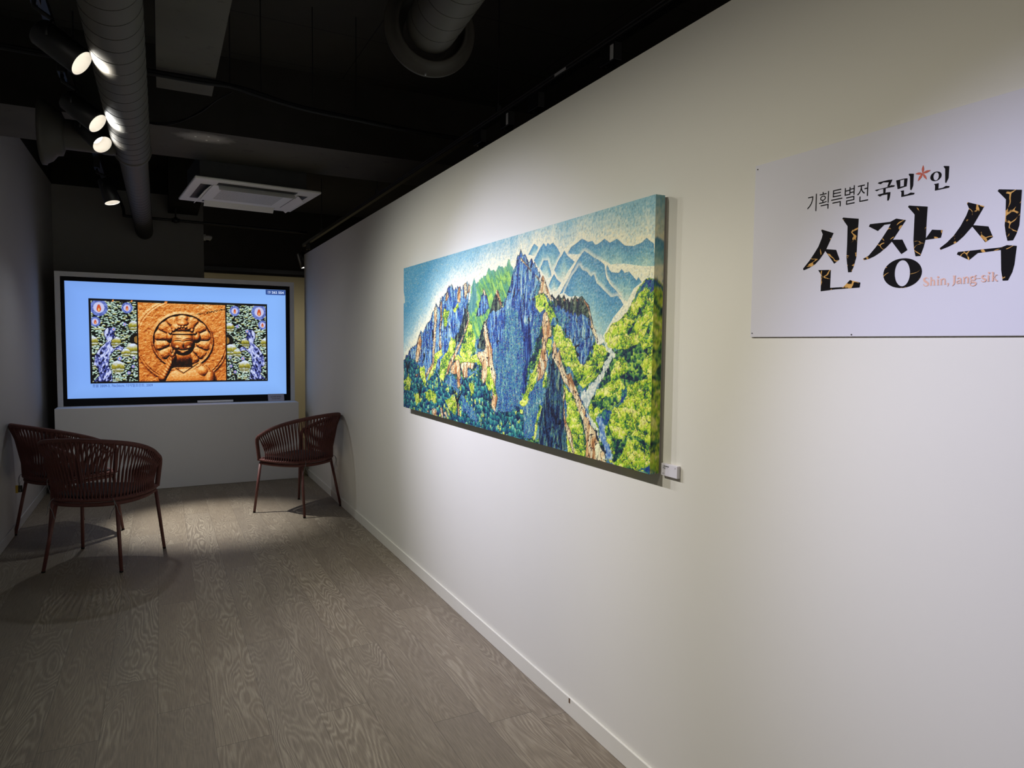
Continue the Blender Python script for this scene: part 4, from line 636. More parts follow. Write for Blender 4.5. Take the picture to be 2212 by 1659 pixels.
def aim(a, b): return Vector(b) - Vector(a)
HEADS = [
    ('black track spotlight nearest the camera, beside the spiral duct', (-0.262, 3.304, 2.56), (0.77, -0.21, -0.60), 1.0),
    ('black track spotlight second from the camera, just above a brighter one', (-0.268, 4.167, 2.56), (0.72, -0.29, -0.63), 1.0),
    ('track spotlight whose bright lamp shows inside its white sleeve', (-0.275, 4.60, 2.56), (0.53, -0.52, -0.67), 1.0),
    ('black track spotlight farthest away, pointing down at the floor', (-0.32, 6.31, 2.53), (0.25, -0.15, -0.957), 1.0),
]
tl = thing('lighting_track', 'black lighting track above the lit spotlights by the spiral duct', 'lighting track', (-0.42, 0, 2.86))
MB().box((-0.018, -1.0, 0.0), (0.018, 7.2, 0.034)).build('track_rail', m_blackm, tl)
for yy in (0.2, 1.8, 3.6, 4.8, 6.9):
    m = MB(); m.tube([(0, yy, 0.034), (0, yy, 0.489)], 0.004, 8); m.build('suspension_rod', m_blackm, tl)
for i, (lab, p, d, k) in enumerate(HEADS):
    t, o, dd = spot_head('track_spotlight', lab, p, d)
    for kind, (e, c, sz, bl) in LAMPS[i].items():
        back = 0.05 if kind == 'spill_light' else 0.004
        add_spot(t, o - dd * back, dd, e, c, sz, bl, 0.02 if kind == 'spill_light' else 0.03, kind)
# the same track goes on over the photographer's shoulder: one lamp there lights the title board, a second is added as wall fill
for p, d, lamp in UNSEEN_SPOTS:
    l = bpy.data.lights.new('unseen_spot', 'SPOT'); l.energy = lamp[0]; l.color = lamp[1]; l.spot_size = math.radians(lamp[2]); l.spot_blend = lamp[3]; l.shadow_soft_size = 0.03
    lo = bpy.data.objects.new('unseen_spot', l); COL.objects.link(lo); lo.location = p; lo.rotation_euler = Vector(d).to_track_quat('-Z', 'Y').to_euler()

# right-hand track behind the partition wall
RX, RZ = 1.70, 2.70
tr = thing('lighting_track', 'black lighting track hanging behind the top of the white partition wall', 'lighting track', (RX, 0, RZ))
m = MB()
m.box((-0.018, 0.4, 0.0), (0.018, 9.35, 0.006)); m.box((-0.018, 0.4, 0.006), (-0.012, 9.35, 0.034)); m.box((0.012, 0.4, 0.006), (0.018, 9.35, 0.034)); m.box((-0.018, 0.4, 0.028), (0.018, 9.35, 0.034))
m.build('track_rail', m_blackm, tr)
m = MB(); m.box((-0.021, 0.4, 0.008), (-0.0185, 9.3, 0.013)); m.box((-0.021, 0.4, 0.024), (-0.0185, 9.3, 0.029)); m.build('rail_edge_strip', m_strip, tr)
for yy in (1.4, 3.50, 5.9, 8.2):
    m = MB(); m.tube([(0, yy, 0.034), (0, yy, 0.649)], 0.004, 8); m.box((-0.012, yy - 0.012, 0.034), (0.012, yy + 0.012, 0.075)); m.build('suspension_rod', m_blackm, tr)
m = MB(); m.box((-0.0225, 2.75, 0.012), (-0.0212, 2.85, 0.024)); m.build('rating_sticker', m_white, tr)
for i, (yy, st, lab) in enumerate(((1.62, 0, 'black spotlight at the top edge of the picture above the partition wall'), (2.46, 1, 'spotlight with a white sticker on its adapter, nearest along the right track'), (3.10, 0, 'plain black spotlight adapter between two stickered ones on the right track'), (3.42, 1, 'spotlight with a narrow white sticker, third along the right track'), (3.78, 0, 'black spotlight adapter farthest in the row above the partition wall'))):
    t, o, dd = spot_head('track_spotlight', lab, (RX + 0.10, yy - 0.06, 2.44), (0.5, -0.25, -0.8), False, RZ, RX)
    if st:
        zz = RZ - 0.07 - t.location.z
        MB().box((RX - 0.0195 - t.location.x, -0.045, zz), (RX - 0.0182 - t.location.x, -0.022, zz + 0.06)).build('white_sticker', m_white, t)
t, o, dd = spot_head('track_spotlight', 'black spotlight seen past the far end of the partition wall', (1.66, 9.02, 2.40), (0.28, -0.10, -0.93), False, RZ, RX)
l = add_spot(t, o - dd * 0.004, Vector((0.0, 0.62, -0.78)), BACK_ROOM[0], BACK_ROOM[1], 120, 1.0, 0.03, 'back_room_light')

# ================================================================== OVERHEAD BITS
ac = thing('ceiling_air_conditioner', 'white four-way cassette air conditioner under the dark ceiling', 'air conditioner', (0.675, 6.17, 2.655), math.radians(5.5))
m = MB(); h = 0.475
m.box((-h, -h, 0), (h, h, 0.022)); m.build('panel', m_white, ac, bevel=0.012, seg=3)
MB().box((-0.41, -0.27, 0.023), (0.41, 0.41, 0.24)).build('casing', m_vent, ac)
def slot(name, x0, y0, x1, y1):
    MB().box((x0, y0, -0.0012), (x1, y1, 0.004)).build(name, m_vent, ac)
slot('air_slot', -0.30, -0.41, 0.30, -0.33); slot('air_slot', -0.30, 0.33, 0.30, 0.41)
slot('air_slot', -0.41, -0.30, -0.33, 0.30); slot('air_slot', 0.33, -0.30, 0.41, 0.30)
def vane(ax, s):
    m = MB()
    a = 0.29; h0 = 0.325 if s else 0.325
    if ax == 'y':
        y0 = s * 0.332; y1 = s * 0.375
        v = [(-a, y0, -0.004), (a, y0, -0.004), (a, y1, -0.046), (-a, y1, -0.046)]
        off = (0, 0.006 * s, 0.0)
    else:
        x0 = s * 0.332; x1 = s * 0.375
        v = [(x0, -a, -0.004), (x0, a, -0.004), (x1, a, -0.046), (x1, -a, -0.046)]
        off = (0.006 * s, 0, 0)
    w_ = [(p[0] + off[0], p[1] + off[1], p[2] + off[2]) for p in v]
    m.add(v + w_, [(0, 1, 2, 3), (7, 6, 5, 4), (0, 4, 5, 1), (1, 5, 6, 2), (2, 6, 7, 3), (3, 7, 4, 0)])
    m.build('air_vane', m_white, ac)
vane('y', -1); vane('y', 1); vane('x', -1); vane('x', 1)
def grille_mat():
    t = NT('perforated_grille')
    vo = t.n('ShaderNodeTexVoronoi'); vo.inputs['Scale'].default_value = 52; vo.inputs['Randomness'].default_value = 0.15
    t.l(t.pos(), vo.inputs['Vector'])
    t.l(t.mix(t.ramp(vo.outputs['Distance'], [(0.36, 1.0), (0.48, 0.0)]), lin((206, 204, 198)), lin((64, 64, 64))), t.b.inputs['Base Color'])
    t.b.inputs['Roughness'].default_value = 0.5
    return t.m
m_grille = grille_mat()
MB().box((-0.325, -0.325, -0.006), (0.325, 0.325, -0.0013)).build('intake_cover', m_white, ac, bevel=0.004)
MB().box((-0.24, -0.22, -0.0075), (0.24, 0.22, -0.0061)).build('intake_grille', m_grille, ac)
m = MB(); m.lathe([(0.0001, -0.009), (0.026, -0.009), (0.03, -0.0062)], (0.285, -0.28, 0), (0, 0, 1), 24); m.build('yellow_badge', pmat('yellow_badge', (196, 186, 96), 0.5), ac, True)
MB().box((-0.05, -0.02, 0.2405), (0.05, 0.03, 0.30)).build('hanger_bracket', m_white, ac)
for sx in (-0.36, 0.36):
    for sy in (-0.2, 0.36):
        m = MB(); m.tube([(sx, sy, 0.2405), (sx, sy, 0.69)], 0.004, 6); m.build('hanger_rod', m_blackm, ac)

pipe = thing('sprinkler_pipe', 'thin black pipe run crossing in front of the dark back wall', 'pipe', (0, 8.28, 2.74))
m = MB(); m.tube(smooth_path([(-0.405, 0.02, 0.29), (-0.33, 0.02, 0.10), (-0.315, 0, 0.02), (-0.28, 0, 0.003), (0.2, 0, 0.0), (1.55, 0, -0.02)], 8), 0.014, 10); m.build('pipe_run', m_blackm, pipe, True)
m = MB(); m.tube([(0.168, 0, 0.015), (0.168, 0, 0.60)], 0.008, 8); m.build('drop_rod', m_blackm, pipe, True)
m = MB(); m.tube([(0.13, 0, 0), (0.205, 0, 0)], 0.022, 12); m.tube([(0.168, 0, -0.028), (0.168, 0, 0.03)], 0.019, 12); m.build('tee_fitting', m_blackm, pipe, True)

cab = thing('cable_bundle', 'black cable bundle slung across the ceiling under the lengthwise concrete beam', 'cables', (0, 4.05, 2.80))
m = MB()
m.tube(smooth_path([(-0.7, -0.03, 0.02), (-0.10, -0.02, 0.022), (0.15, -0.02, 0.022), (0.30, 0.0, 0.027), (0.47, 0.02, 0.02), (0.68, 0.04, -0.01), (1.0, 0.07, -0.02), (1.5, 0.1, -0.03), (2.6, 0.1, -0.03)], 8), 0.014, 8)
m.build('main_cable', m_blackp, cab, True)
m = MB()
m.tube(smooth_path([(-0.7, -0.06, 0.0), (-0.10, -0.05, 0.0), (0.2, -0.04, 0.0), (0.36, -0.02, 0.012), (0.5, -0.01, -0.008), (0.75, 0.01, -0.035), (1.1, 0.04, -0.04), (1.6, 0.06, -0.05), (2.6, 0.06, -0.05)], 8), 0.009, 8)
m.build('second_cable', m_blackp, cab, True)
for dz in (0, 0.008):
    m = MB()
    m.tube(smooth_path([(-0.12, 0.55, -0.06), (0.0, 0.52, -0.085 - dz), (0.12, 0.42, -0.08 - dz), (0.22, 0.28, -0.06 + dz), (0.30, 0.12, -0.025), (0.37, 0.02, 0.0)], 8), 0.004, 6)
    m.build('loose_wire', m_blackp, cab, True)
for xx in (0.36, 0.52, 0.80, 1.05):
    m = MB(); m.tube([(xx, 0.03, 0.03), (xx, 0.03, 0.549)], 0.003, 6); m.build('cable_hanger', m_blackp, cab)

sd = thing('smoke_detector', 'small white detector peeking past the edge of the back wall', 'detector', (0.505, 8.72, 2.62))
m = MB(); m.lathe([(0.0001, 0.0), (0.03, 0.0), (0.045, 0.02), (0.05, 0.03), (0.05, 0.05), (0.0001, 0.052)], (0, 0, -0.01), (0, 0, 1), 24); m.build('dome', m_white, sd, True)
m = MB(); m.lathe([(0.0001, -0.03), (0.015, -0.028), (0.018, -0.01)], (0, 0, 0), (0, 0, 1), 16); m.build('sensor_eye', m_blackp, sd, True)
MB().box((-0.0455, -0.03, -0.012), (-0.02, 0.03, 0.05)).build('wall_bracket', m_white, sd)

rail = thing('picture_rail', 'black rail along the top of the cream wall in the back room', 'rail', (0.0, 10.44, 2.40))
MB().box((0.3, -0.02, 0.03), (3.8, 0.008, 0.085)).build('rail_bar', m_blackm, rail)

# ================================================================== DISPLAY STAND + SCREEN
TY = 7.65
st = thing('display_stand', 'white built-in stand with low plinth framing the big screen', 'display stand', (0.21, 7.42, 0))
def stand():
    m = MB()
    x0, x1 = -0.872 - 0.21, 1.288 - 0.21
    m.box((x0 - 0.002, 0, 0.0005), (x1, 0.229, 0.811)); m.build('plinth', m_box, st, bevel=0.004)
    ix0, ix1 = -0.828 - 0.21, 1.244 - 0.21
    y0, y1 = 0.23, 0.56
    m = MB()
    m.box((x0, y0, 0.0005), (ix0, y1, 2.085)); m.box((ix1, y0, 0.0005), (x1, y1, 2.085))
    m.box((ix0, y0, 2.040), (ix1, y1, 2.085)); m.box((ix0, y0 + 0.12, 0.0005), (ix1, y1, 2.040)); m.box((ix0, y0, 0.0005), (ix1, y0 + 0.1199, 0.812))
    m.build('screen_surround', m_box, st)
stand()
tvt = thing('wall_screen', 'large black flat screen showing an orange stone relief picture', 'screen', (0.2045, TY, 0.815))
SX0, SX1, SZ0, SZ1 = -0.7945 - 0.2045, 1.2010 - 0.2045, 0.884 - 0.815, 1.9985 - 0.815
m = MB()
bx0, bx1, bz0, bz1 = SX0 - 0.026, SX1 + 0.030, 0.0, SZ1 + 0.034
m.box((bx0, 0.0, bz0), (bx1, 0.0095, SZ0)); m.box((bx0, 0.0, SZ1), (bx1, 0.0095, bz1)); m.box((bx0, 0.0, SZ0), (SX0, 0.0095, SZ1)); m.box((SX1, 0.0, SZ0), (bx1, 0.0095, SZ1))
m.box((bx0, 0.0096, bz0), (bx1, 0.08, bz1))
m.build('bezel', m_blackp, tvt)
MB().box((0.12, -0.012, 0.001), (0.46, -0.001, 0.022)).build('pen_tray', m_white, tvt, bevel=0.002)

# ================================================================== PIGMENT RASTERS (numpy)
rng = np.random.RandomState(11)
def sstep(a, b, x):
    t = np.clip((x - a) / (b - a), 0, 1); return t * t * (3 - 2 * t)
def vnoise(x, y, seed=0):
    r = np.random.RandomState(seed).rand(257, 257).astype(np.float32)
    xi = np.floor(x).astype(int); yi = np.floor(y).astype(int)
    fx = x - xi; fy = y - yi
    fx = fx * fx * (3 - 2 * fx); fy = fy * fy * (3 - 2 * fy)
    xi %= 256; yi %= 256
    return (r[yi, xi] * (1 - fx) + r[yi, xi + 1] * fx) * (1 - fy) + (r[yi + 1, xi] * (1 - fx) + r[yi + 1, xi + 1] * fx) * fy
def fbm(x, y, seed=0, o=4):
    s = 0; a = 0.5; tot = 0
    for i in range(o):
        s = s + a * vnoise(x * 2 ** i, y * 2 ** i, seed + i); tot += a; a *= 0.55
    return s / tot
def worley(x, y, seed=0):
    rs = np.random.RandomState(seed); px = rs.rand(128, 128); py = rs.rand(128, 128); pv = rs.rand(128, 128)
    xi = np.floor(x).astype(int); yi = np.floor(y).astype(int)
    d1 = np.full(x.shape, 9.0); d2 = np.full(x.shape, 9.0); idv = np.zeros(x.shape); gy = np.zeros(x.shape)
    for i in (-1, 0, 1):
        for j in (-1, 0, 1):
            cx = xi + i; cy = yi + j
            dx = cx + px[cy % 128, cx % 128] - x; dy = cy + py[cy % 128, cx % 128] - y
            d = np.hypot(dx, dy); new = d < d1
            d2 = np.where(new, d1, np.minimum(d2, d)); idv = np.where(new, pv[cy % 128, cx % 128], idv); gy = np.where(new, -dy, gy)
            d1 = np.minimum(d1, d)
    return d1, d2, idv, gy
def inside(poly, x, y):
    p = np.array(poly); r = np.zeros(x.shape, bool)
    bx = (x > p[:, 0].min() - .001) & (x < p[:, 0].max() + .001) & (y > p[:, 1].min() - .001) & (y < p[:, 1].max() + .001)
    if not bx.any(): return r
    xx = x[bx]; yy = y[bx]; c = np.zeros(xx.shape, bool)
    n = len(p)
    for i in range(n):
        x1, y1 = p[i]; x2, y2 = p[i - 1]
        if y1 == y2: continue
        c ^= ((y1 > yy) != (y2 > yy)) & (xx < (x2 - x1) * (yy - y1) / (y2 - y1) + x1)
    r[bx] = c
    return r
def edge(m, k=1):
    e = np.zeros(m.shape, bool)
    e[k:, :] |= m[k:, :] & ~m[:-k, :]; e[:-k, :] |= m[:-k, :] & ~m[k:, :]
    e[:, k:] |= m[:, k:] & ~m[:, :-k]; e[:, :-k] |= m[:, :-k] & ~m[:, k:]
    return e
def C3(c): return np.array(lin(c))
def mixc(f, a, b): return a + (b - a) * f[..., None]
def pal(f, stops):
    f = np.clip(f, 0, 1); P_ = np.array([s[0] for s in stops]); Cc = np.array([lin(s[1]) for s in stops])
    return np.stack([np.interp(f, P_, Cc[:, k]) for k in range(3)], -1)
def grid_mesh(name, X, Y, Z, colr):
    h, w_ = X.shape
    co_ = np.stack([X, Y, Z], -1).reshape(-1, 3)
    idx = np.arange(h * w_).reshape(h, w_)
    q = np.stack([idx[:-1, :-1], idx[:-1, 1:], idx[1:, 1:], idx[1:, :-1]], -1).reshape(-1, 4)
    me = bpy.data.meshes.new(name)
    me.vertices.add(len(co_)); me.vertices.foreach_set('co', co_.astype(np.float32).ravel())
    me.loops.add(q.size); me.loops.foreach_set('vertex_index', q.astype(np.int32).ravel())
    me.polygons.add(len(q)); me.polygons.foreach_set('loop_start', (np.arange(len(q)) * 4).astype(np.int32))
    me.polygons.foreach_set('use_smooth', np.ones(len(q), bool))
    me.update(calc_edges=True)
    a = me.attributes.new('pigment', 'FLOAT_COLOR', 'POINT')
    a.data.foreach_set('color', np.concatenate([np.clip(colr, 0, 1).reshape(-1, 3), np.ones((h * w_, 1))], -1).astype(np.float32).ravel())
    return me

def paint_landscape(x, z):
    """x: metres from the left edge, z: metres from the bottom edge"""
    H_, W_ = x.shape
    wx = x + (fbm(x * 26, z * 26, 3, 3) - .5) * .030; wz = z + (fbm(x * 26 + 9, z * 26, 5, 3) - .5) * .030
    wx2 = x + (fbm(x * 14, z * 14, 13, 2) - .5) * .012; wz2 = z + (fbm(x * 14 + 9, z * 14, 15, 2) - .5) * .012
    streak = fbm(x * 95 + (fbm(x * 9, z * 9, 31, 2)) * 2.0, z * 16, 21, 3)
    fine = fbm(x * 150, z * 110, 25, 2)
    big = fbm(x * 7, z * 7, 28, 3)
    speck = rng.rand(H_, W_)
    fleck = fbm(x * 190 + z * 90, z * 170 - x * 80, 41, 2)
    # sky
    rx = np.array([p[0] for p in RIDGE]); rz = np.array([p[1] for p in RIDGE])
    rx2 = np.array([p[0] for p in RIDGE2]); rz2 = np.array([p[1] for p in RIDGE2])
    top = np.interp(x, rx, rz); top2 = np.where(x > rx2[0], np.interp(x, rx2, rz2), top); top = np.maximum(top, top2)
    dz = np.clip((z - top), 0, 1)
    f = np.clip(dz / 0.26 + (fine - .5) * .35, 0, 1) ** 0.8
    sky = pal(f, [(0, (238, 230, 210)), (.22, (202, 212, 210)), (.5, (136, 180, 202)), (1, (80, 146, 186))])
    k = (fleck > .68) & (fine > .46); sky[k] = sky[k] * .74
    k = (fleck < .3); sky[k] = sky[k] * .75 + C3((225, 226, 212)) * .25
    k = speck > .992; sky[k] = C3((196, 190, 90))
    im = sky
    # foliage: dabs of paint in clumps
    d1, d2, cid, gy = worley(x * 42, z * 36, 51); e1, e2, ecid, egy = worley(x * 105 + (fine - .5), z * 92, 57)
    fine2 = fbm(x * 330, z * 210, 26, 2)
    clump = fbm(x * 24, z * 24, 54, 3); g1, g2, gid, ggy = worley(x * 26 + (clump - .5) * 1.5, z * 24, 58)
    leaf = np.clip(.60 + .55 * (ecid - .5) + .95 * (clump - .5) + .30 * ggy + .35 * (fine - .5) + .16 * egy, 0, 1)
    lime = pal(leaf, [(0, (14, 38, 62)), (.14, (30, 84, 70)), (.27, (84, 144, 56)), (.42, (150, 192, 52)), (.60, (192, 216, 62)), (.82, (222, 228, 96)), (1, (238, 236, 150))])
    k = ((g2 - g1) < .05) & (fine < .6); lime[k] = C3((66, 120, 62))
    k = (e2 - e1 < .10) & (clump < .49); lime[k] = C3((26, 66, 66))
    k = (fine2 < .36) & (ecid > .3); lime[k] = lime[k] * .45
    k = speck > .990; lime[k] = C3((206, 116, 60))
    gleaf = np.clip(leaf - .30, 0, 1)
    gdark = pal(gleaf, [(0, (14, 34, 62)), (.14, (22, 58, 72)), (.32, (44, 104, 72)), (.5, (112, 164, 72)), (.7, (172, 200, 86)), (1, (206, 218, 110))])
    warpx = x * 110 + fbm(x * 16, z * 12, 35, 2) * 5
    st2 = fbm(warpx, z * 20, 37, 3)
    crack = np.abs(fbm(x * 58 + fbm(x * 12, z * 9, 38, 2) * 5, z * 9, 39, 2) - .5)
    s2 = np.clip(.55 * streak + .55 * st2 - .05 + .22 * (fine - .5), 0, 1)
    blue = pal(s2, [(.22, (18, 24, 70)), (.34, (32, 52, 124)), (.43, (46, 86, 168)), (.52, (74, 124, 186)), (.60, (116, 164, 192)), (.72, (170, 198, 198)), (.85, (218, 222, 210))])
    blue[crack < .022] = C3((14, 16, 40)); k = (np.abs(st2 - .5) < .018); blue[k] = blue[k] * .35
    bl = np.clip(.34 * st2 + .24 * streak + .42 * fine2 + .12 * (ecid - .5) - .03, 0, 1)
    bluel = pal(bl, [(.26, (22, 38, 96)), (.37, (40, 80, 152)), (.46, (60, 112, 170)), (.53, (74, 138, 140)), (.60, (104, 158, 164)), (.74, (184, 206, 198))])
    k = (crack < .012) | (np.abs(st2 - .5) < .010); bluel[k] = bluel[k] * .4
    for im_, p_ in ((blue, .985), (bluel, .972)):
        k = speck > p_; im_[k] = np.where((fine[k] > .5)[:, None], C3((176, 96, 66)), C3((158, 180, 92)))
        k = speck < .010; im_[k] = C3((214, 220, 210))
    deep = pal(s2, [(.25, (12, 16, 58)), (.48, (28, 46, 122)), (.62, (46, 84, 156)), (.8, (96, 140, 186))])
    k = np.abs(st2 - .5) < .02; deep[k] = deep[k] * .4
    dark = pal(s2, [(.25, (14, 16, 34)), (.42, (30, 40, 58)), (.52, (58, 82, 74)), (.62, (104, 120, 92)), (.75, (150, 152, 128))])
    k = (np.abs(st2 - .5) < .03) | (crack < .03); dark[k] = C3((12, 13, 30))
    blue2 = pal(np.clip(s2 + .3 * (big - .5), 0, 1), [(.25, (14, 20, 42)), (.4, (28, 46, 90)), (.5, (48, 84, 130)), (.58, (64, 112, 112)), (.68, (110, 140, 120)), (.82, (164, 172, 150))])
    k = (np.abs(st2 - .5) < .028) | (crack < .02); blue2[k] = C3((14, 16, 34))
    tree = pal(np.clip(.42 + .5 * gy + .35 * (cid - .5) + .4 * (fine - .5), 0, 1), [(0, (16, 24, 74)), (.22, (26, 60, 104)), (.42, (32, 104, 120)), (.62, (62, 150, 142)), (.8, (120, 190, 160)), (1, (176, 214, 160))])
    k = (d2 - d1) < .07; tree[k] = C3((18, 26, 66))
    teal = pal(s2, [(.2, (40, 90, 120)), (.5, (84, 140, 140)), (.8, (150, 186, 160))])
    sl = fbm((x + z * .8) * 60, (z - x * .5) * 10, 61, 3)
    green = pal(np.clip(sl * .7 + fine * .3, 0, 1), [(.2, (44, 104, 116)), (.42, (84, 148, 112)), (.55, (120, 176, 92)), (.75, (170, 202, 96))])
    top_m = np.interp(x, rx, rz)
    k = (d2 - d1 > .25) & (clump > .60) & (cid > .55); tree[k] = lime[k]
    k = (st2 < .40); tree[k] = tree[k] * .45
    k = speck > .985; tree[k] = C3((60, 110, 190))
    k = np.abs(sl - .5) < .022; green[k] = green[k] * .5
    green = mixc(np.clip((top_m - z) / .06, 0, 1), .5 * green + .5 * C3((92, 152, 172)), green)
    rk = fbm(x * 80 + (fbm(x * 20, z * 20, 71, 2) - .5) * 4, z * 22, 73, 2)
    rock = pal(np.clip(rk + .4 * (big - .5), 0, 1), [(.25, (168, 112, 70)), (.40, (214, 166, 114)), (.52, (234, 202, 158)), (.72, (246, 230, 196))])
    q1, q2, qc, qg = worley(x * 62 + (fine - .5) * .6, z * 24 + (fine - .5) * .4, 77)
    rock = rock * (.8 + .3 * qc[..., None])
    k = ((q2 - q1) < .075) & (big + fine > .75); rock[k] = C3((40, 28, 44))
    green2 = gdark
    bdark = pal(np.clip(fine * .6 + leaf * .4, 0, 1), [(.2, (14, 26, 84)), (.45, (30, 58, 150)), (.6, (34, 90, 120)), (.8, (80, 150, 110))])
    bmist = pal(fine, [(.2, (50, 84, 170)), (.5, (110, 150, 204)), (.8, (196, 210, 214))])
    mist = pal(fine, [(.2, (150, 170, 178)), (.45, (206, 212, 208)), (.8, (236, 234, 224))])
    under = z < top_m - np.where(x < 1.15, .11, .03) - (x > .35) * (x < .75) * .05
    base_c = np.where((clump > .5)[..., None], bluel, gdark); im[under] = base_c[under]
    far_done = [p for p in PAINT if p[0] == 'far']
    tex = dict(lime=lime, limed=lime * .8, gdark=gdark, blue=blue, bluel=bluel, deep=deep, dark=dark, blue2=blue2, tree=tree, teal=teal, green=green, rock=rock, green2=green2, bdark=bdark, bmist=bmist, mist=mist)
    spire = (np.abs((x * 27 + fbm(x * 9, x * 0 + 3, 83, 2) * 3) % 1.0 - .5) * 2 - .5) * .030 * fbm(x * 11, x * 0 + 8, 85, 2)
    for kind, P_ in PAINT:
        if kind == 'far':
            mk = inside(P_, wx2, wz2)
            if not mk.any(): continue
            # depth below own ridge, per column
            zt = np.where(mk, z, -1).max(0)[None, :] * np.ones_like(z)
            pz = [p[1] for p in P_]; span = max(.05, max(pz) - min(pz))
            g = np.clip((zt - z) / (span * .85) + (fine - .5) * .3, 0, 1)
            c = pal(g, [(0, (74, 138, 184)), (.30, (106, 164, 192)), (.62, (160, 196, 198)), (1, (220, 222, 208))])
            k = fleck > .62; c[k] = c[k] * .82
            k = fleck < .33; c[k] = c[k] * .8 + C3((214, 220, 212)) * .2
            k = speck > .99; c[k] = C3((190, 186, 96))
            # pale rim around the mountain
            rim = np.zeros(mk.shape)
            for dy in range(1, 9):
                sh = np.zeros(mk.shape, bool); sh[dy:, :] = mk[:-dy, :]
                for dx in (-4, 0, 4):
                    s3 = np.roll(sh, dx, 1); rim = np.maximum(rim, np.where(s3 & ~mk, 1 - dy / 9, 0))
            im = mixc(rim * .7, im, C3((232, 226, 208)))
            im[mk] = c[mk]
            continue
        warp = kind in ('lime', 'limed', 'gdark', 'tree', 'bdark', 'green2', 'mist', 'bmist', 'bluel', 'deep')
        if kind in ('blue', 'dark', 'green', 'teal'): mk = inside(P_, wx2, wz2 + spire)
        else: mk = inside(P_, wx if warp else wx2, wz if warp else wz2)
        if not mk.any(): continue
        if kind in ('mist', 'bmist', 'bluel', 'deep', 'bdark', 'teal'):
            thr = .30 + .0 * fine
            soft = mk & ~(edge(mk, 3) & (fine < .55))
            a = .9 if kind in ('mist',) else 1.0
            im[soft] = im[soft] * (1 - a) + tex[kind][soft] * a
        else:
            im[mk] = tex[kind][mk]
        if kind in ('rock', 'dark', 'blue', 'blue2'):
            ed = edge(mk, 2); ed &= (fine > .36)
            im[ed] = im[ed] * .15 + C3((16, 18, 52)) * .85
        if kind == 'tree':
            ed = edge(mk, 1); im[ed] = C3((16, 26, 60))
    # branching trunks in the dark trees at the lower left
    for bx, bz, sc in ((.30, .055, 1.0), (.08, .20, .8), (.88, .06, .9)):
        for a in (-.7, -.35, 0, .3, .62):
            t = np.linspace(0, 1, 40)[:, None, None]
            xs = bx + np.sin(a * t) * .10 * sc * t; zs = bz + t * .11 * sc
            for ti in range(0, 40, 2):
                k = (np.abs(x - xs[ti, 0, 0]) < .0045) & (np.abs(z - zs[ti, 0, 0]) < .006); im[k] = C3((22, 22, 34))
    return np.clip(im * PIG, 0, .92)
PIG = np.array([1.10, 1.12, 0.94])

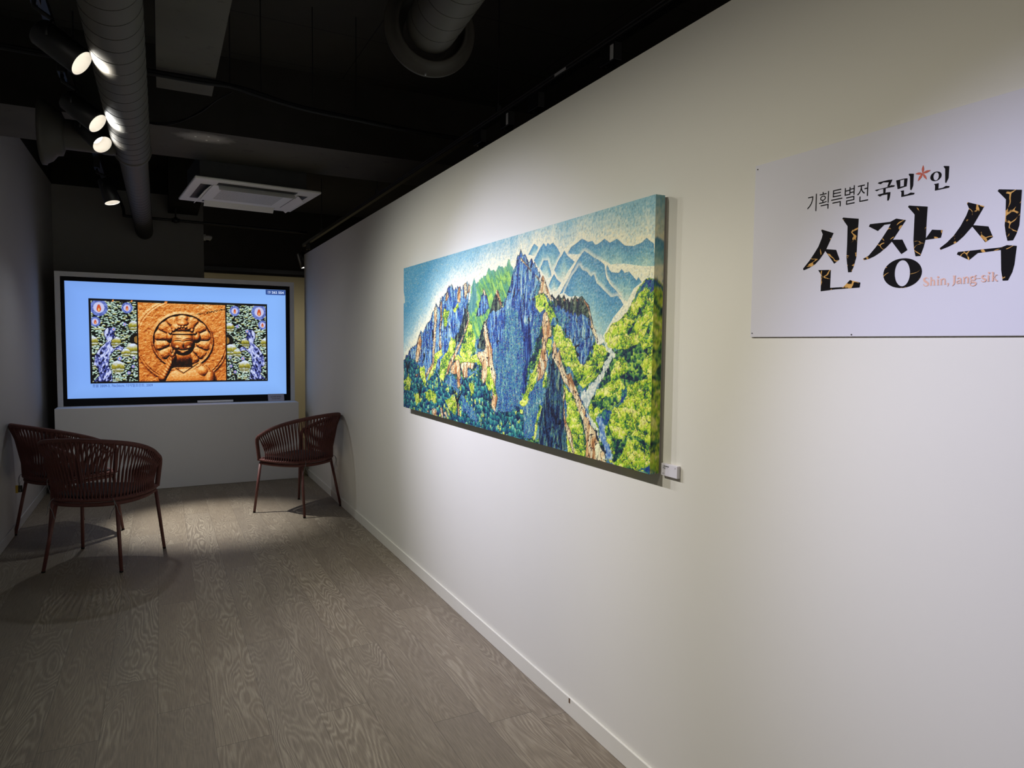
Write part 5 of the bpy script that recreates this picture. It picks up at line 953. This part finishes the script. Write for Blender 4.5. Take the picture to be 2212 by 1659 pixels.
# ---- screen picture
def paint_screen(u, v):
    H_, W_ = u.shape
    asp = 1.9955 / 1.1145
    X = u * asp
    fine = fbm(X * 90, v * 90, 2, 3)
    n1 = fbm(X * 3, v * 3, 4, 2)
    vig = np.clip(np.minimum(np.minimum(u, 1 - u) * asp, np.minimum(v, 1 - v)) / .10, 0, 1)
    im = pal(np.clip(.25 + .5 * u + .3 * n1, 0, 1), [(0, (118, 158, 238)), (1, (140, 188, 255))]) * (.9 + .1 * vig[..., None])
    bk = (u > .0945) & (u < .9058) & (v > .127) & (v < .8585)
    im[bk] = C3((12, 12, 16))
    # bubble side panels, mirrored
    def side(u0, u1, flip):
        m = (u > u0) & (u < u1) & (v > .1405) & (v < .8385)
        s = (u - u0) / (u1 - u0); s = 1 - s if flip else s
        t = (v - .1405) / (.8385 - .1405)
        sx = s * .38; ty = t * .78
        a = worley(sx * 44, ty * 78, 6); b = worley(sx * 24 + 3, ty * 44, 9)
        thr = .36 + .12 * fbm(sx * 12, ty * 12, 14, 2)
        c = np.zeros((H_, W_, 3)) + C3((12, 16, 14))
        k = (a[0] < thr) & (a[2] > .22)
        sh = np.clip(.6 + a[3] * 1.3, 0, 1)
        c[k] = pal(sh, [(0, (30, 60, 24)), (.35, (120, 164, 96)), (.6, (200, 232, 214)), (1, (226, 242, 255))])[k]
        k = (b[0] < .40) & (b[2] > .72)
        sh = np.clip(.5 + b[3] * 1.2, 0, 1)
        c[k] = pal(sh, [(0, (20, 34, 12)), (.35, (130, 130, 40)), (.55, (200, 206, 150)), (1, (216, 232, 246))])[k]
        # radiating dark beams from the inner edge
        an = np.arctan2(t - .53, (1.0 - s) * .5 + .02)
        k = (np.abs(np.sin(an * 5 + .3)) < .16) & (s > .45); c[k] *= .12
        k = np.hypot((s - 1.0) * .5, t - .53) < .085; c[k] = C3((14, 12, 10))
        k = np.hypot((s - 1.0) * .5, (t - .53) * .8) < .035; c[k] = np.where((np.sin(s[k] * 260) > 0)[:, None], C3((176, 130, 60)), C3((40, 26, 14)))
        for (cs, ct, r) in ((.56, .18, .10), (.90, .40, .10), (.93, .70, .08), (.74, .36, .07), (.02, .50, .08), (.36, .88, .0), (.52, .50, .08)):
            if r == 0: continue
            dd = np.hypot((s - cs) * .545, t - ct); k = dd < r * .8
            yy = (t - ct) / r
            c[k] = pal(np.clip(.5 + .55 * np.abs(yy) * np.sign(yy + .001) + .25 * (fine - .5) + .2 * (yy < -.35), 0, 1), [(0, (150, 150, 60)), (.28, (226, 236, 224)), (.42, (96, 92, 24)), (.62, (176, 168, 60)), (.85, (214, 226, 246)), (1, (224, 232, 252))])[k]
        # pale blue statue
        st_ = [[(.0, .0), (.44, .0), (.42, .12), (.36, .2), (.40, .33), (.50, .40), (.66, .38), (.70, .43), (.60, .46), (.48, .42), (.42, .46), (.44, .52), (.52, .55), (.50, .62), (.44, .68), (.34, .68), (.26, .63), (.28, .55), (.32, .50), (.16, .42), (.06, .34), (.02, .22), (.12, .15), (.14, .08)]]
        for P_ in st_:
            k = inside(P_, s + (fine - .5) * .05, t + (fine - .5) * .02)
            nn = fbm(s * 26, t * 34 + np.sin(s * 9) * 2, 23, 3)
            c[k] = pal(nn, [(.3, (12, 14, 40)), (.42, (52, 62, 140)), (.52, (128, 140, 214)), (.64, (206, 214, 246))])[k]
            ed = edge(k, 2); c[ed] = C3((14, 14, 44))
        for (cs, ct, r) in ((.17, .92, .105), (.79, .925, .068), (.085, .745, .062), (.73, .72, .022), (.48, .655, .026), (.60, .29, .028), (.90, .19, .022), (.80, .11, .022), (.92, .30, .016)):
            dd = np.hypot((s - cs) * .545, t - ct)
            k = dd < r; c[k] = pal(fine, [(.3, (70, 84, 160)), (.6, (112, 132, 208))])[k]
            k = dd < r * .62; c[k] = C3((196, 198, 236))
            fl = np.hypot((s - cs) * .545 * (1.8 + (t - ct) / r), (t - ct + r * .06) * .95) < r * .42
            c[fl] = C3((200, 84, 44)); fl = np.hypot((s - cs) * .545 * 2.4, (t - ct + r * .26)) < r * .2; c[fl] = C3((240, 196, 120))
        im[m] = c[m]
    side(.1045, .2952, False); side(.7044, .8975, True)
    # orange stone relief: height field lit from above
    m = (u > .3018) & (u < .6990) & (v > .1420) & (v < .8370)
    a = (u - .4990) * asp; b = v - .5031
    r = np.hypot(a, b); an = np.arctan2(b, a)
    hgt = .010 * fbm(X * 30, v * 30, 33, 4) + .004 * fine
    hgt += .016 * (1 - sstep(.355, .372, r)) + .012 * (np.exp(-((r - .375) / .012) ** 2))
    hgt += .022 * np.exp(-((r - .245) / .010) ** 2) - .020 * (1 - sstep(.225, .238, r))
    npet = 14
    pk = (an / (2 * math.pi) * npet) % 1.0 - .5
    pet = np.clip(1 - (np.abs(pk * 2) ** 2.6) - ((r - .172) / .060) ** 4, 0, 1)
    hgt += .030 * np.sqrt(pet) * (r > .10) * (r < .236)
    def lump(ca, cb, ra, rb, hh, p=.5):
        nonlocal hgt
        q = np.clip(1 - ((a - ca) / ra) ** 2 - ((b - cb) / rb) ** 2, 0, 1); hgt = np.maximum(hgt, hh * q ** p)
    body = [(-.16, -.37), (-.155, -.30), (-.10, -.255), (-.05, -.24), (.06, -.24), (.12, -.20), (.19, -.22), (.23, -.28), (.25, -.37)]
    kb = inside(body, a, b); hgt = np.where(kb, np.maximum(hgt, .055 + .012 * fine + .05 * np.clip(-(b + .2), 0, .2)), hgt)
    lump(.03, -.36, .25, .14, .105, .6); lump(.155, -.285, .075, .075, .095, .6); lump(.21, -.36, .06, .11, .10, .6)
    for q_ in np.linspace(0, 1, 9): lump(-.165 + .085 * q_, -.335 + .18 * q_, .042 - .012 * q_, .05, .10 + .012 * q_, .6)
    lump(-.085, -.13, .026, .04, .118); lump(-.070, -.105, .012, .03, .124); lump(-.092, -.10, .011, .032, .122)
    lump(0, -.15, .075, .10, .06)
    lump(-.105, .03, .035, .05, .085); lump(.115, .03, .035, .05, .085)
    lump(0, .115, .10, .055, .10); lump(0, .15, .055, .04, .12)
    for k in range(9):
        lump(-.10 + .025 * k, .07 + .055 * math.sin(math.pi * k / 8), .018, .020, .135)
    lump(0, -.02, .097, .118, .155, .42)
    lump(0, .065, .10, .020, .155)
    lump(0, -.035, .014, .045, .185); lump(-.045, -.06, .032, .03, .158); lump(.045, -.06, .032, .03, .158); lump(0, -.105, .03, .022, .165)
    for sx in (-1, 1):
        kx = np.exp(-(((a - sx * .042) / .03) ** 2 + ((b - .0 + ((a - sx * .042) / .03) ** 2 * .006) / .0045) ** 2)); hgt -= .022 * kx
        kx = np.exp(-(((a - sx * .042) / .034) ** 2 + ((b - .027 + ((a - sx * .042) / .034) ** 2 * .010) / .005) ** 2)); hgt += .010 * kx
    kx = np.exp(-((a / .034) ** 2 + ((b + .087 - (a / .034) ** 2 * .006) / .0045) ** 2)); hgt -= .024 * kx
    nk = np.abs(b + .255 + np.clip(.07 - np.abs(a) * .8, -.06, .07) * .9 - .02); hgt -= .020 * np.exp(-(nk / .006) ** 2) * kb * (np.abs(a) < .15)
    gyy, gxx = np.gradient(hgt); du = asp / W_; dv = 1.0 / H_
    gx_ = gxx / du; gy_ = gyy / dv
    nz = 1 / np.sqrt(1 + gx_ ** 2 + gy_ ** 2)
    sh = (-gx_ * -.18 + -gy_ * .62 + .62) * nz
    cast = sstep(-.20, -.115, b) + (np.abs(a + .01) > .085); cast = np.clip(cast + (b < -.24), .0, 1)
    sh = sh * (.12 + .88 * cast)
    grain = (fine - .5) * .5 + (rng.rand(H_, W_) - .5) * .22
    rel = pal(np.clip(sh * .98 + grain * .62 - .03 + .10 * (v - .5), 0, 1), [(0, (16, 6, 4)), (.18, (74, 26, 8)), (.36, (158, 68, 18)), (.52, (206, 112, 34)), (.68, (228, 156, 74)), (.85, (242, 206, 140)), (1, (252, 234, 190))])
    im[m] = rel[m]
    cr = np.abs((v - .765) - (u - .62) * .42 - (fine - .5) * .03); k = m & (cr < .004) & (u > .56); im[k] = C3((40, 14, 6))
    for dx in (.196, .275, .425): 
        k = (np.abs(u - dx - (v - .846) * .2) < .003 * (1 + (dx > .4))) & (v > .838) & (v < .853); im[k] = C3((230, 140, 60))
    return im

uu, vv = np.meshgrid(np.linspace(0, 1, 640), np.linspace(0, 1, 360))
scr = grid_mesh('screen', SX0 + uu * (SX1 - SX0), np.full(uu.shape, 0.0085), SZ0 + vv * (SZ1 - SZ0), paint_screen(uu, vv))
m_screen = vcol_mat('screen_image', True, mult=1.0)
so = obj('screen_panel', scr, m_screen, tvt)

# ---- text helper
def text(name, body, size, mat, parent, frame, offset=0.0, width=None, depth=0.0, align='LEFT', spacing=1.0):
    """frame: (origin, right vector, up vector)"""
    c = bpy.data.curves.new(name, 'FONT'); c.body = body; c.size = size; c.offset = offset; c.align_x = align; c.space_character = spacing
    c.resolution_u = 4
    tmp = bpy.data.objects.new(name + '_tmp', c); COL.objects.link(tmp)
    bpy.context.view_layer.update()
    me = bpy.data.meshes.new_from_object(tmp.evaluated_get(bpy.context.evaluated_depsgraph_get()))
    bpy.data.objects.remove(tmp)
    n = len(me.vertices); a = np.zeros(n * 3, np.float32); me.vertices.foreach_get('co', a); a = a.reshape(-1, 3)
    if n and width:
        a[:, 0] *= width / (a[:, 0].max() - min(0, a[:, 0].min()))
    o_, r_, u_ = (np.array(q, float) for q in frame)
    p = o_ + a[:, :1] * r_ + a[:, 1:2] * u_
    me.vertices.foreach_set('co', p.astype(np.float32).ravel()); me.update()
    me.name = name
    return obj(name, me, mat, parent)
m_capt = emis('caption_ink_on_screen', lin((52, 74, 150)), 1.0); m_capt.node_tree.nodes['Principled BSDF'].inputs['Base Color'].default_value = (0.02, 0.02, 0.04, 1)
m_badge = emis('badge_blue', lin((52, 82, 150)), 1.0); m_badge.node_tree.nodes['Principled BSDF'].inputs['Base Color'].default_value = (0.02, 0.02, 0.04, 1)
m_badget = emis('badge_text', lin((206, 224, 255)), 1.0)
def scrp(u, v, y=0.0075): return (SX0 + u * (SX1 - SX0), y, SZ0 + v * (SZ1 - SZ0))
SW, SH_ = SX1 - SX0, SZ1 - SZ0
text('caption_text', '촛불 2009-3, 76x56cm, 디지털프린트, 2009', 0.034, m_capt, tvt, (scrp(.1021, .0955), (1, 0, 0), (0, 0, 1)), width=.2575 * SW)
bx = [scrp(.8986, .9985, .0078), scrp(.9995, .9985, .0078), scrp(.9995, .9535, .0078), scrp(.9955, .9500, .0078), scrp(.9035, .9500, .0078), scrp(.8990, .9535, .0078)]
m = MB(); m.add(bx, [(5, 4, 3, 2, 1, 0)]); m.build('counter_badge', m_badge, tvt)
text('counter_digits', '262 554', 0.034, m_badget, tvt, (scrp(.9290, .9635, .0070), (1, 0, 0), (0, 0, 1)), offset=0.0008, width=.0620 * SW)
m = MB(); m.tube([scrp(.9100, .966, .0070), scrp(.9100, .983, .0070), scrp(.9235, .983, .0070), scrp(.9235, .970, .0070), scrp(.9170, .963, .0070)], 0.0015, 6, closed=True)
m.tube([scrp(.9168, .980, .0070), scrp(.9150, .971, .0070)], 0.0014, 6); m.tube([scrp(.9172, .980, .0070), scrp(.9195, .971, .0070)], 0.0014, 6)
m.build('counter_icon', m_badget, tvt)
text('maker_mark', 'LG', 0.016, m_vent, tvt, ((0.030, -0.0006, 0.022), (1, 0, 0), (0, 0, 1)))
m = MB(); m.tube([(0.018 + .008 * math.cos(k * .5236), -0.0006, 0.028 + .008 * math.sin(k * .5236)) for k in range(12)], 0.0012, 6, closed=True); m.build('maker_roundel', m_vent, tvt)

# ---- notice card
nc = thing('notice_card', 'small grey notice card leaning against the lower corner of the screen', 'card', (1.090, 7.628, 0.8115))
m = MB(); m.add([(-.082, -.018, 0), (.082, -.018, 0), (.082, .012, .076), (-.082, .012, .076), (-.082, -.015, 0), (.082, -.015, 0), (.082, .015, .076), (-.082, .015, .076)], [(0, 1, 2, 3), (7, 6, 5, 4), (0, 4, 5, 1), (1, 5, 6, 2), (2, 6, 7, 3), (3, 7, 4, 0)])
m.build('card_sheet', pmat('notice_card_paper', (196, 192, 206), 0.7, var=0.02), nc)
up = Vector((0, .03, .076)).normalized()
text('notice_text', '눈으로만 보세요', 0.018, m_inkthin, nc, ((-.056, -.0016 - .0012, .041), (1, 0, 0), tuple(up)), width=.108)
text('notice_text', 'Do not touch.', 0.016, m_inkthin, nc, ((-.044, -.0097 - .0012, .022), (1, 0, 0), tuple(up)), width=.086)

# ================================================================== PAINTING
PX0, PW, PB, PH = 4.130, 2.444, 1.045, 0.868
pt = thing('landscape_painting', 'long painting of blue peaks and green forested mountains on the white wall', 'painting', (1.357, PX0, PB))
NW, NH = 740, 500
t_ = np.linspace(0, 1, NW); yy = 1.0 / (1 / PX0 + (1 / (PX0 - PW) - 1 / PX0) * t_)
xx_ = PX0 - yy; xx_[0] = 0; xx_[-1] = PW
gx, gz = np.meshgrid(xx_, np.linspace(0, PH, NH))
pig = paint_landscape(gx, gz)
lumi = pig.mean(-1)
relief = (fbm(gx * 170, gz * 170, 91, 2) - .5) * .0016 + (lumi - lumi.mean()) * .0012
ed = np.minimum(np.minimum(gx, PW - gx), np.minimum(gz, PH - gz)); relief *= np.clip(ed / .01, 0, 1)
m_paint = vcol_mat('oil_paint', bump=0.25)
fm = grid_mesh('canvas', 0.002 - relief, -gx, gz, pig)
obj('painted_canvas', fm, m_paint, pt)
# folded canvas sides carry the picture round the corner
def side_strip(name, cols, fixed_x=None):
    sx_, sz_ = cols
    return sx_, sz_
kk = np.linspace(0, .036, 12)
sx, sz = np.meshgrid(kk, np.linspace(0, PH, NH))
side_pig = paint_landscape(PW - .03 - sx * 1.0, sz * 1.0)
blur = side_pig.copy()
for _ in range(6): blur[1:-1] = (blur[:-2] + blur[1:-1] * 2 + blur[2:]) / 4
me = grid_mesh('canvas_side', 0.002 + sx, np.full(sx.shape, -PW), sz, blur * .9)
obj('canvas_side', me, m_paint, pt)
sx, sz = np.meshgrid(kk, np.linspace(0, PH, 120)); me = grid_mesh('canvas_side', 0.002 + sx[:, ::-1], np.full(sx.shape, 0.0), sz, paint_landscape(sx[:, ::-1], sz)); obj('canvas_side', me, m_paint, pt)
sx, sy = np.meshgrid(np.linspace(0, PW, 300), kk)
for zz, q in ((0.0, .004), (PH, PH - .004)):
    col_ = paint_landscape(sx, np.full(sx.shape, q)); me = grid_mesh('canvas_side', 0.002 + sy, -sx, np.full(sx.shape, zz), col_); obj('canvas_side', me, m_paint, pt)
m = MB(); m.box((0.0385, -PW + 0.004, 0.004), (0.0478, -0.004, PH - 0.004)); m.build('stretcher_backing', pmat('stretcher_grey', (170, 166, 160), 0.7), pt)

# ---- caption plate
cp = thing('caption_plate', 'small white caption plate beside the lower corner of the painting', 'plate', (XW, 1.634, 1.0625))
MB().box((-0.0125, -0.037, -0.019), (-0.0003, 0.037, 0.019)).build('plate_block', m_plate, cp, bevel=0.0008)
m = MB(); rr = random.Random(3)
for zz, y0, y1, hh in ((0.0115, 0.030, 0.002, 0.0034), (0.0065, 0.030, 0.009, 0.0022), (0.0030, 0.030, 0.019, 0.0022), (-0.012, 0.030, 0.019, 0.0024)):
    y = y0
    while y > y1:
        wd = rr.uniform(.0010, .0022)
        if rr.random() > .12: m.add([(-0.0127, y, zz - hh * rr.uniform(.3, .5)), (-0.0127, y - wd, zz - hh * .5), (-0.0127, y - wd, zz + hh * .5), (-0.0127, y, zz + hh * rr.uniform(.2, .5))], [(0, 1, 2, 3)])
        y -= wd + .0006
m.add([(-0.0127, -.027, .009), (-0.0127, -.029, .009), (-0.0127, -.029, .013), (-0.0127, -.027, .013)], [(0, 1, 2, 3)])
m.build('caption_lettering', m_inkthin, cp)

# ================================================================== EXHIBITION SIGN
sg = thing('exhibition_sign', 'big pale exhibition title board with black and gold Korean lettering', 'sign', (XW, 1.330, 1.4745))
SL, SHT = 0.785, 0.4485
sm = MB()
sm.box((-0.0052, -SL, 0), (-0.0012, 0, SHT)); sm.build('board', m_sign, sg, bevel=0.0006)
def flat(name, loops, mat, x0=-0.0056, dx=-0.00002, holes=None):
    """filled outlines in the board plane, each optionally with a hole"""
    bm = bmesh.new()
    for i, lp in enumerate(loops):
        x = x0 + dx * i
        vs = [bm.verts.new((x, -p[0] - 0.005, p[1] + 0.0005)) for p in lp]
        es = [bm.edges.new((vs[k], vs[(k + 1) % len(vs)])) for k in range(len(vs))]
        if holes and holes[i]:
            hv = [bm.verts.new((x, -p[0] - 0.005, p[1] + 0.0005)) for p in holes[i]]
            es += [bm.edges.new((hv[k], hv[(k + 1) % len(hv)])) for k in range(len(hv))]
        bmesh.ops.triangle_fill(bm, edges=es, use_beauty=True, use_dissolve=False)
    for f in bm.faces:
        f.normal_update()
        if f.normal.x > 0: f.normal_flip()
    me = bpy.data.meshes.new(name); bm.to_mesh(me); bm.free()
    return obj(name, me, mat, sg)
flat('title_character', TITLE[0:3], m_gold)
flat('title_character', TITLE[3:5] + [TITLE_O[0][0]], m_gold, holes=[None, None, TITLE_O[0][1]])
flat('title_character', TITLE[5:8], m_gold)
flat('heading_character', SUB[0:4], m_ink)
flat('heading_character', SUB[4:6] + [SUB_O[0][0]], m_ink, holes=[None, None, SUB_O[0][1]])
flat('heading_character', SUB[6:8] + [SUB_O[1][0]], m_ink, holes=[None, None, SUB_O[1][1]])
flat('red_star', STAR, m_star)
m = MB()
for i, (l_, r_) in enumerate(NAME):
    x = -0.0056 - .00002 * i
    n = len(l_); v = [(x, -p[0] - .005, p[1] + .0005) for p in l_] + [(x, -p[0] - .005, p[1] + .0005) for p in r_]
    m.add(v, [(k, n + k, n + k + 1, k + 1) for k in range(n - 1)])
m.build('artist_name', m_peach, sg)
text('heading_text', '기획특별전', 0.046, m_ink, sg, ((-0.0056, -0.1649, 0.3035), (0, -1, 0), (0, 0, 1)), offset=-0.0003, width=.163)
for y, z in ((-.008, .438), (-.006, .010), (-.30, .0045), (-.777, .438)): m = MB(); m.lathe([(0.0018, -0.0012), (0.0014, -0.0024), (0.0001, -0.0027)], (-0.0042, y, z), (1, 0, 0), 8); m.build('pin', m_vent, sg)

# ================================================================== CHAIRS
RING = [(-.25, .215), (-.268, .10), (-.270, .0), (-.250, -.10), (-.205, -.18), (-.12, -.235), (0, -.252), (.12, -.235), (.205, -.18), (.250, -.10), (.270, 0), (.268, .10), (.25, .215)]
RAIL = [(-.252, .212, .45), (-.262, .214, .53), (-.272, .214, .605), (-.279, .198, .643), (-.287, .155, .668), (-.303, .04, .722), (-.300, -.08, .765), (-.270, -.185, .797), (-.195, -.270, .820), (-.09, -.315, .832), (0, -.327, .835)]
RAIL = RAIL + [(-p[0], p[1], p[2]) for p in RAIL[-2::-1]]
def make_chair(name, label):
    t = thing(name, label, 'chair', group='woven cord armchairs in front of the screen')
    for sx in (-1, 1):
        for fx, fy, tx, ty in ((.275, .25, .245, .205), (.235, -.25, .185, -.185)):
            m = MB(); m.tube([(sx * fx, fy, 0.006), (sx * tx, ty, .425)], [.0105, .012], 12); lg = m.build('leg', m_chair, t, True)
            m = MB(); m.lathe([(0.0001, 0), (.010, 0), (.0112, .002), (.0112, .010)], (sx * fx, fy, 0.0), (0, 0, 1), 12); m.build('foot_cap', m_blackp, lg, True)
    rp = smooth_path([(p[0], p[1], 0) for p in RING], 5)
    front = smooth_path([(.25, .215, 0), (.12, .238, 0), (0, .243, 0), (-.12, .238, 0), (-.25, .215, 0)], 4)
    loop = rp + front[1:-1]
    m = MB(); m.tube([(p.x, p.y, .452) for p in loop], .0125, 10, closed=True); m.build('seat_ring', m_wrap, t, True)
    m = MB(); m.tube([(p.x * .955, p.y * .965, .423) for p in loop], .0135, 10, closed=True); m.build('under_ring', m_wrap, t, True)
    rl = smooth_path(RAIL, 6)
    m = MB(); m.tube(rl, .0155, 12); m.build('arm_rail', m_wrap, t, True)
    # seat weave
    m = MB()
    for k in range(-12, 13):
        xx = k * .021; yb = -.245 * math.sqrt(max(0, 1 - (abs(xx) / .285) ** 2.2)); m.tube([(xx, .232, .452), (xx, 0, .444), (xx, yb, .452)], .0048, 6)
    for k in range(-10, 11):
        yv = k * .022; hw = .262 if yv > -.05 else .262 * math.sqrt(max(.05, 1 - ((-.05 - yv) / .21) ** 2)); m.tube([(-hw, yv, .449), (0, yv, .440), (hw, yv, .449)], .0045, 6)
    m.build('seat_weave', m_cord, t, True)
    # back and side cords: two crossing layers
    def along(path, s):
        L = [0]
        for i in range(1, len(path)): L.append(L[-1] + (path[i] - path[i - 1]).length)
        d = s * L[-1]
        for i in range(1, len(path)):
            if L[i] >= d:
                f = (d - L[i - 1]) / max(1e-9, L[i] - L[i - 1]); return path[i - 1].lerp(path[i], f)
        return path[-1].copy()
    rail_use = [p for p in rl if p.z > .640]
    ring_use = [Vector((p.x, p.y, .455)) for p in rp]
    m = MB()
    N_ = 52
    for i in range(N_):
        s0 = .015 + .97 * i / (N_ - 1)
        rs = .075 + .85 * i / (N_ - 1)
        for lay in (0, 1):
            s1 = min(.995, max(.005, s0 + (lay * .5) * .97 / (N_ - 1)))
            s2 = min(.99, max(.01, rs + (-.15 if lay else .45) * .85 / (N_ - 1)))
            a = along(rail_use, s1); b = along(ring_use, s2)
            out = Vector((a.x, a.y, 0)).normalized()
            off = out * (.009 if lay else -.007)
            mid = (a + b) * .5 - out * (.014 if lay else .004)
            pts = [a + off - Vector((0, 0, .004)), a + off * .9 - Vector((0, 0, .022)), mid, b + off * .8 + Vector((0, 0, .01)), b + off * .9 - Vector((0, 0, .006))]
            m.tube(smooth_path(pts, 2), .0044, 6)
    m.build('cord_back', m_cord, t, True)
    return t
def copy_chair(src, label):
    c = src.copy(); COL.objects.link(c); c['label'] = label
    for ch in src.children:
        d = ch.copy(); COL.objects.link(d); d.parent = c
        for g in ch.children:
            e = g.copy(); COL.objects.link(e); e.parent = d
    return c
ch0 = make_chair('cord_armchair', 'terracotta cord armchair closest to the camera, seen from behind, overlapping another')
ch1 = copy_chair(ch0, 'terracotta cord armchair against the left wall, half hidden by a nearer one')
ch2 = copy_chair(ch0, 'terracotta cord armchair standing alone against the long white wall')
POS = [(-.3554, 5.150, -24.1), (-.640, 6.011, -57.3), (1.0515, 6.036, 39.2)]
for c, (x, y, a) in zip((ch0, ch1, ch2), POS):
    c.location = (x, y, 0.0006); c.rotation_euler = (0, 0, math.radians(a))

def make_cushion(label):
    t = thing('seat_cushion', label, 'cushion', group='dark cushions on the cord armchairs')
    prof = [(-.215, .195), (-.235, .06), (-.215, -.09), (-.15, -.18), (0, -.215), (.15, -.18), (.215, -.09), (.235, .06), (.215, .195), (0, .215)]
    lp = smooth_path([(p[0], p[1], 0) for p in prof], 5, True)
    lay = [(.0, .90), (.003, .97), (.009, 1.0), (.016, .99), (.021, .95), (.023, .80), (.025, .4)]
    v = []; f = []; n = len(lp)
    for h, s in lay: v += [(p.x * s, p.y * s, h) for p in lp]
    for i in range(len(lay) - 1):
        for k in range(n): l = (k + 1) % n; f.append((i * n + k, i * n + l, (i + 1) * n + l, (i + 1) * n + k))
    f.append(tuple(range(n - 1, -1, -1))); f.append(tuple((len(lay) - 1) * n + k for k in range(n)))
    m = MB(); m.add(v, f); m.build('pad', m_cush, t, True)
    for sx in (-1, 1):
        for q in (0, 1):
            m = MB(); m.tube(smooth_path([(sx * .15, -.182, .010), (sx * .185, -.225, .0), (sx * (.195 + .012 * q), -.232, -.04), (sx * (.178 + .035 * q), -.236 + .01 * q, -.075), (sx * (.165 + .06 * q), -.240 + .015 * q, -.10 - .02 * (1 - q))], 5), .0018, 6); m.build('tie_string', m_tie, t, True)
    return t
cu0 = make_cushion('dark seat cushion on the armchair closest to the camera')
cu1 = copy_chair(cu0, 'dark seat cushion on the armchair against the left wall')
cu2 = copy_chair(cu0, 'dark seat cushion on the armchair standing alone by the long white wall')
for c, (x, y, a) in zip((cu0, cu1, cu2), POS):
    c.location = (x, y, 0.4545); c.rotation_euler = (0, 0, math.radians(a))

# yellow hang tag on the back leg of the chair by the left wall
th = math.radians(-57.3)
lx, ly = -.195, -.222
gx_, gy_ = -.640 + lx * math.cos(th) - ly * math.sin(th), 6.011 + lx * math.sin(th) + ly * math.cos(th)
hg = thing('hang_tag', 'small yellow and black hang tag on a leg of the armchair by the left wall', 'tag', (gx_ - .008, gy_ - .03, .352))
MB().box((-.020, -.002, -.028), (-.004, .002, .028)).build('yellow_panel', pmat('tag_yellow', (196, 162, 48), 0.5), hg)
MB().box((-.0038, -.002, -.024), (.022, .002, .026)).build('black_panel', pmat('tag_black', (30, 30, 32), 0.5), hg)
m = MB(); m.tube(smooth_path([(.002, 0, .026), (.010, .01, .05), (.016, .022, .062)], 4), .001, 6); m.build('tag_string', m_tie, hg)
bpy.context.view_layer.update()
